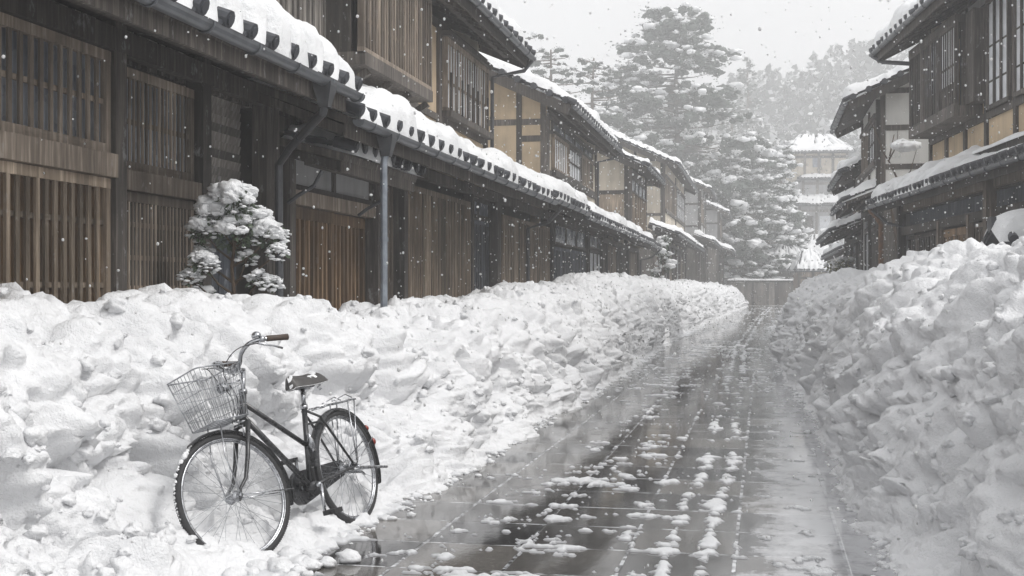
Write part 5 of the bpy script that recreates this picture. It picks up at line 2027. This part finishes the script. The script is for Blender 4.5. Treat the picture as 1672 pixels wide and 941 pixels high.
# ---- conifers: boughs of needle sprays with a crust of snow on each
def conifer(name, label, base, h, rad, seed, pads, kind='pine', density=1.0, leafm='needle', crown0=.15, group=None, snow=1.0, size=1.0, q_n=46):
    r = tag(empty(name, base), label, 'tree', group)
    rr = random.Random(seed)
    tm, lm, sm = MB(), MB(), MB()
    lean = Vector((rr.uniform(-.02, .02), rr.uniform(-.02, .02), 0)) * h
    n = 7
    tm.tube([lean * (k / n) ** 2 + Vector((.1 * rr.gauss(0, 1) * (0 < k < n), 0, h * k / n)) for k in range(n + 1)], [h * .017 * (1 - .88 * k / n) + .02 for k in range(n + 1)], 8)
    for k in range(pads):
        f = crown0 + (1 - crown0) * ((k + rr.random()) / pads) ** 1.25
        z = h * f
        if kind == 'pine':
            env = rad * (math.sin(PI * min(1, (1 - f) / (1 - crown0) * .62 + .06)) ** .8)
        else:
            env = rad * (.12 + .88 * (1 - f) / (1 - crown0)) ** .85
        a = rr.uniform(0, 2 * PI)
        if kind == 'pine' and math.sin(3 * a + 9 * f + seed) > .86 and f > .5:
            continue
        d = env * math.sqrt(rr.uniform(.02, 1.0))
        droop = -.10 * d + (.12 * d if kind == 'pine' and f > .6 else 0)
        c = lean * f * f + Vector((math.cos(a) * d, math.sin(a) * d, z + droop))
        pr = size * (.45 + .55 * rr.random()) * (.55 + .45 * (1 - f)) * max(.5, rad / 5.0)
        st = lean * f * f + Vector((0, 0, z - .25 * d * .3))
        if d > pr * .6:
            tm.tube([st, (st + c) / 2 + Vector((0, 0, -.05 * d)), c + Vector((0, 0, -.1))], [.05 + .012 * d, .04, .02], 5)
        ca, sa = math.cos(a), math.sin(a)
        el = 1.35
        for q in range(5):
            u, v, w = rr.gauss(0, .42), rr.gauss(0, .38), rr.gauss(0, .22)
            p = c + Vector((ca * u * pr * el - sa * v * pr, sa * u * pr * el + ca * v * pr, w * pr * .8 - .12 * pr * (u * u + v * v)))
            lump(lm, tuple(p), pr * rr.uniform(.22, .42), 1 if pr < 1.5 else 2, (1.15, 1.15, .7), .9, 2.6, seed * 3 + k * 7 + q)
        for _ in range(int(q_n * density * 1.3)):
            u, v, w = rr.gauss(0, .55), rr.gauss(0, .55), rr.gauss(0, .5)
            p = c + Vector((ca * u * pr * el - sa * v * pr, sa * u * pr * el + ca * v * pr, w * pr * .72 - .10 * pr * (u * u + v * v)))
            L = pr * rr.uniform(.16, .30)
            dd = Vector((rr.gauss(0, 1) + ca, rr.gauss(0, 1) + sa, rr.gauss(0, .5))).normalized()
            ss = dd.cross(Vector((rr.gauss(0, 1), rr.gauss(0, 1), rr.gauss(0, 1)))).normalized()
            W = L * rr.uniform(.35, .6)
            lm.add([p - dd * L * .5, p + ss * W * .5 - dd * L * .1, p + dd * L * .55, p - ss * W * .5 - dd * L * .05], [(0, 1, 2, 3)])
        ns = int(3.2 * snow + rr.random() * 3)
        for q in range(ns):
            u, v = rr.gauss(0, .48), rr.gauss(0, .42)
            p = c + Vector((ca * u * pr * el - sa * v * pr, sa * u * pr * el + ca * v * pr, .42 * pr - .26 * pr * (u * u + v * v) + .10 * pr * rr.gauss(0, 1)))
            lump(sm, tuple(p), pr * rr.uniform(.14, .38) * (.7 + .3 * snow), 1 if pr < 1.3 else 2, (1.25, 1.25, .55), .7, 2.2, seed + k * 5 + q)
    cr = lm.build('crown', leafm, r)
    sm.build('snow_cover', 'snow_far', cr, True)['kind'] = 'stuff'
    tm.build('trunk', 'bark', r, True)
    return r


def at(px, zc):
    return ground_xy((px - 836) / 2000 * zc, zc) + (0.0,)


conifer('pine_tree', 'tallest pine with tiered snowy boughs rising behind the left houses', at(1106, 106), 25.2, 8.4, 51, 330, 'pine', 1.1, crown0=.18, size=1.3)
conifer('cedar_tree', 'smaller conical snow-laden conifer in front of the tiered hall', at(1272, 108), 14.2, 3.4, 52, 150, 'cone', 1.3, crown0=.1, snow=2.4, size=1.45)
conifer('pine_tree', 'broad snowy pine to the right of the tallest pine', at(1214, 104), 12.4, 4.1, 53, 150, 'pine', 1.0, crown0=.12, snow=2.2, size=1.1)
conifer('pine_tree', 'low snowy pine by the end fence under the tallest pine', at(1180, 112), 11.5, 4.4, 58, 140, 'pine', 1.0, crown0=.12, snow=2.2, size=1.1)
GT = 'grey faded trees above the left roofs'
for px, zc, h, rd, sd, lb in ((842, 92, 20.5, 4.4, 54, 'leftmost faded grey tree just beside the upper eave of the slatted bay house'),
                              (905, 88, 18.6, 4.2, 55, 'rounded faded tree above the roof of the tan gabled house'),
                              (962, 96, 19.4, 4.6, 56, 'faded pine left of the tallest pine, above the ridge-end tile'),
                              (1020, 104, 20.2, 4.8, 57, 'faded snowy tree touching the left side of the tallest pine')):
    conifer('pine_tree', lb, at(px, zc), h, rd, sd, 130, 'pine', .9, crown0=.25, group=GT, snow=.9, size=1.15, q_n=40)
conifer('cedar_tree', 'pale pointed cedar in the mist right of the tallest pine', at(1224, 165), 32.5, 4.6, 59, 190, 'cone', .9, crown0=.1, snow=.5, size=1.2)
conifer('cedar_tree', 'second pale pointed cedar, rounder and lower, in the mist beside the first', at(1196, 150), 25.0, 4.2, 60, 150, 'cone', .9, crown0=.1, snow=.5, size=1.2)


# ---- wooded hill behind
def hill_z(X, Y):
    c = ((X - 22) / 85.0)
    ridge = 37 * np.exp(-c * c) + 6 * fbm(X * .02, Y * .02, 5, 3)
    k = np.clip((Y - 150) / 95.0, 0, 1)
    return ridge * (k * k * (3 - 2 * k)) - .3


gx, gy = np.meshgrid(np.linspace(-180, 230, 70), np.linspace(140, 330, 40), indexing='ij')
b_ = MB()
b_.grid(np.stack([gx, gy, hill_z(gx, gy)], -1))
tag(b_.build('hill', 'snow_far', None, True), kind='structure')


def forest():
    rr = random.Random(77)
    lm, sm = MB(), MB()
    lm.m = 0
    for k in range(800):
        X = rr.uniform(-75, 120)
        Y = rr.uniform(168, 262)
        z = float(hill_z(np.array(X), np.array(Y)))
        h = rr.uniform(6, 12)
        w = h * rr.uniform(.2, .32)
        rnd_top = rr.random() < .5
        lm.m = 0
        for _ in range(90):
            f = rr.random() ** .8
            env = w * (math.sin(PI * min(1, .15 + f * .8)) if rnd_top else (1.05 - f))
            a = rr.uniform(0, 2 * PI)
            d = env * math.sqrt(rr.random())
            p = Vector((X + math.cos(a) * d, Y + math.sin(a) * d, z + h * (.08 + .92 * f)))
            L = rr.uniform(.9, 2.0)
            dd = Vector((rr.gauss(0, 1), rr.gauss(0, 1), rr.gauss(.2, .8))).normalized()
            ss = dd.cross(Vector((rr.gauss(0, 1), rr.gauss(0, 1), rr.gauss(0, 1)))).normalized()
            lm.m = 1 if rr.random() < .22 else 0
            lm.add([p - dd * L * .5, p + ss * L * .35, p + dd * L * .5, p - ss * L * .35], [(0, 1, 2, 3)])
    o = lm.build('forest', ['needle', 'snow_far'], None)
    return tag(o, kind='stuff')


forest()


# ---- falling snow
def snowfall():
    rr = np.random.default_rng(5)
    n = 36000
    V, F = ICO[0]
    F = np.array(F)
    zc = (4.2 ** 2.4 + rr.random(n) * (26 ** 2.4 - 4.2 ** 2.4)) ** (1 / 2.4)
    xc = (rr.random(n) - .5) * 1.15 * zc
    z = rr.random(n) * 11.5
    keep = (z < EYE + zc * .30) & ((z < 4.0) | (rr.random(n) < .03))
    zc, xc, z = zc[keep], xc[keep], z[keep]
    X, Y = xc * CA - zc * SA, xc * SA + zc * CA
    rad = rr.uniform(.0040, .0108, len(X)) * np.clip(.55 + zc / 30, .55, 1.35)
    P = V[None] * rad[:, None, None] * np.stack([rr.uniform(.7, 1.2, len(X)), rr.uniform(.7, 1.2, len(X)), rr.uniform(.8, 1.6, len(X))], -1)[:, None, :]
    P = P + np.stack([X, Y, z], -1)[:, None, :]
    me = bpy.data.meshes.new('falling_snow')
    k = len(V)
    faces = (F[None] + (np.arange(len(X)) * k)[:, None, None]).reshape(-1, 3)
    me.from_pydata(P.reshape(-1, 3).tolist(), [], faces.tolist())
    me.polygons.foreach_set('use_smooth', [True] * len(me.polygons))
    me.materials.append(MATS['flake'])
    o = bpy.data.objects.new('falling_snow', me)
    col.objects.link(o)
    return tag(o, kind='stuff')


snowfall()

# ---- the snowy air
HAZE = .0048
me = bpy.data.meshes.new('haze')
x0, x1, y0, y1, z0, z1 = -310, 310, -90, 440, -1.6, 66
me.from_pydata([(x0, y0, z0), (x1, y0, z0), (x1, y1, z0), (x0, y1, z0), (x0, y0, z1), (x1, y0, z1), (x1, y1, z1), (x0, y1, z1)], [],
               [(0, 3, 2, 1), (4, 5, 6, 7), (0, 1, 5, 4), (1, 2, 6, 5), (2, 3, 7, 6), (3, 0, 4, 7)])
m = bpy.data.materials.new('snowy_air')
m.use_nodes = True
t = m.node_tree
t.nodes.clear()
out = t.nodes.new('ShaderNodeOutputMaterial')
pv = t.nodes.new('ShaderNodeVolumePrincipled')
pv.inputs['Color'].default_value = (.97, .975, .985, 1)
pv.inputs['Density'].default_value = HAZE
pv.inputs['Anisotropy'].default_value = 0.0
t.links.new(pv.outputs[0], out.inputs['Volume'])
me.materials.append(m)
hz = bpy.data.objects.new('haze', me)
col.objects.link(hz)
tag(hz, kind='stuff')

# ================================================================== LIGHT
sun_dir = Vector((.60, -.16, .72)).normalized()
el = math.asin(sun_dir.z)
w = bpy.data.worlds.new('World')
sc.world = w
w.use_nodes = True
t = w.node_tree
bg = t.nodes['Background']
sky = t.nodes.new('ShaderNodeTexSky')
sky.sky_type = 'NISHITA'
sky.sun_disc = False
sky.sun_elevation = el
sky.sun_rotation = math.atan2(sun_dir.x, sun_dir.y)
sky.air_density = 1.0
sky.dust_density = 6.0
sky.ozone_density = 1.0
# an overcast deck: the sky's colour is greyed and evened out by cloud
hs = t.nodes.new('ShaderNodeHueSaturation')
hs.inputs['Saturation'].default_value = .10
t.links.new(sky.outputs[0], hs.inputs['Color'])
tc = t.nodes.new('ShaderNodeTexCoord')
mp = t.nodes.new('ShaderNodeMapping')
mp.inputs['Scale'].default_value = (1.2, 1.2, 3.0)
t.links.new(tc.outputs['Generated'], mp.inputs[0])
cn = noise(t, mp.outputs[0], 2.2, 5, .55)
cl = ramp(t, cn, [(.3, (6.1, 6.15, 6.25)), (.7, (7.2, 7.2, 7.22))])
mx = mixc(t, .78, hs.outputs[0], cl)
t.links.new(mx, bg.inputs[0])
bg.inputs[1].default_value = .078

sd = bpy.data.lights.new('sun', 'SUN')
sd.energy = 1.05
sd.angle = math.radians(17)
sd.color = (1, .975, .94)
so = bpy.data.objects.new('sun', sd)
so.rotation_euler = sun_dir.to_track_quat('Z', 'Y').to_euler()
so.location = (20, -10, 30)
col.objects.link(so)

# ================================================================== CAMERA
cd = bpy.data.cameras.new('camera')
cd.sensor_width = 36
cd.lens = 36 * 2000 / 1672
cd.clip_start = .05
cd.clip_end = 2000
co = bpy.data.objects.new('camera', cd)
co.location = (0, 0, EYE)
co.rotation_euler = (PI / 2, 0, YAW)
col.objects.link(co)
sc.camera = co

vs = sc.view_settings
vs.view_transform = 'Standard'
vs.look = 'None'
vs.exposure = 1.16
vs.gamma = 1
vs.use_curve_mapping = False
cy = sc.cycles
cy.use_denoising = True
cy.max_bounces = 6
cy.diffuse_bounces = 3
cy.glossy_bounces = 3
cy.transmission_bounces = 1
cy.volume_bounces = 1
cy.transparent_max_bounces = 4
cy.volume_step_rate = 10
cy.volume_max_steps = 64
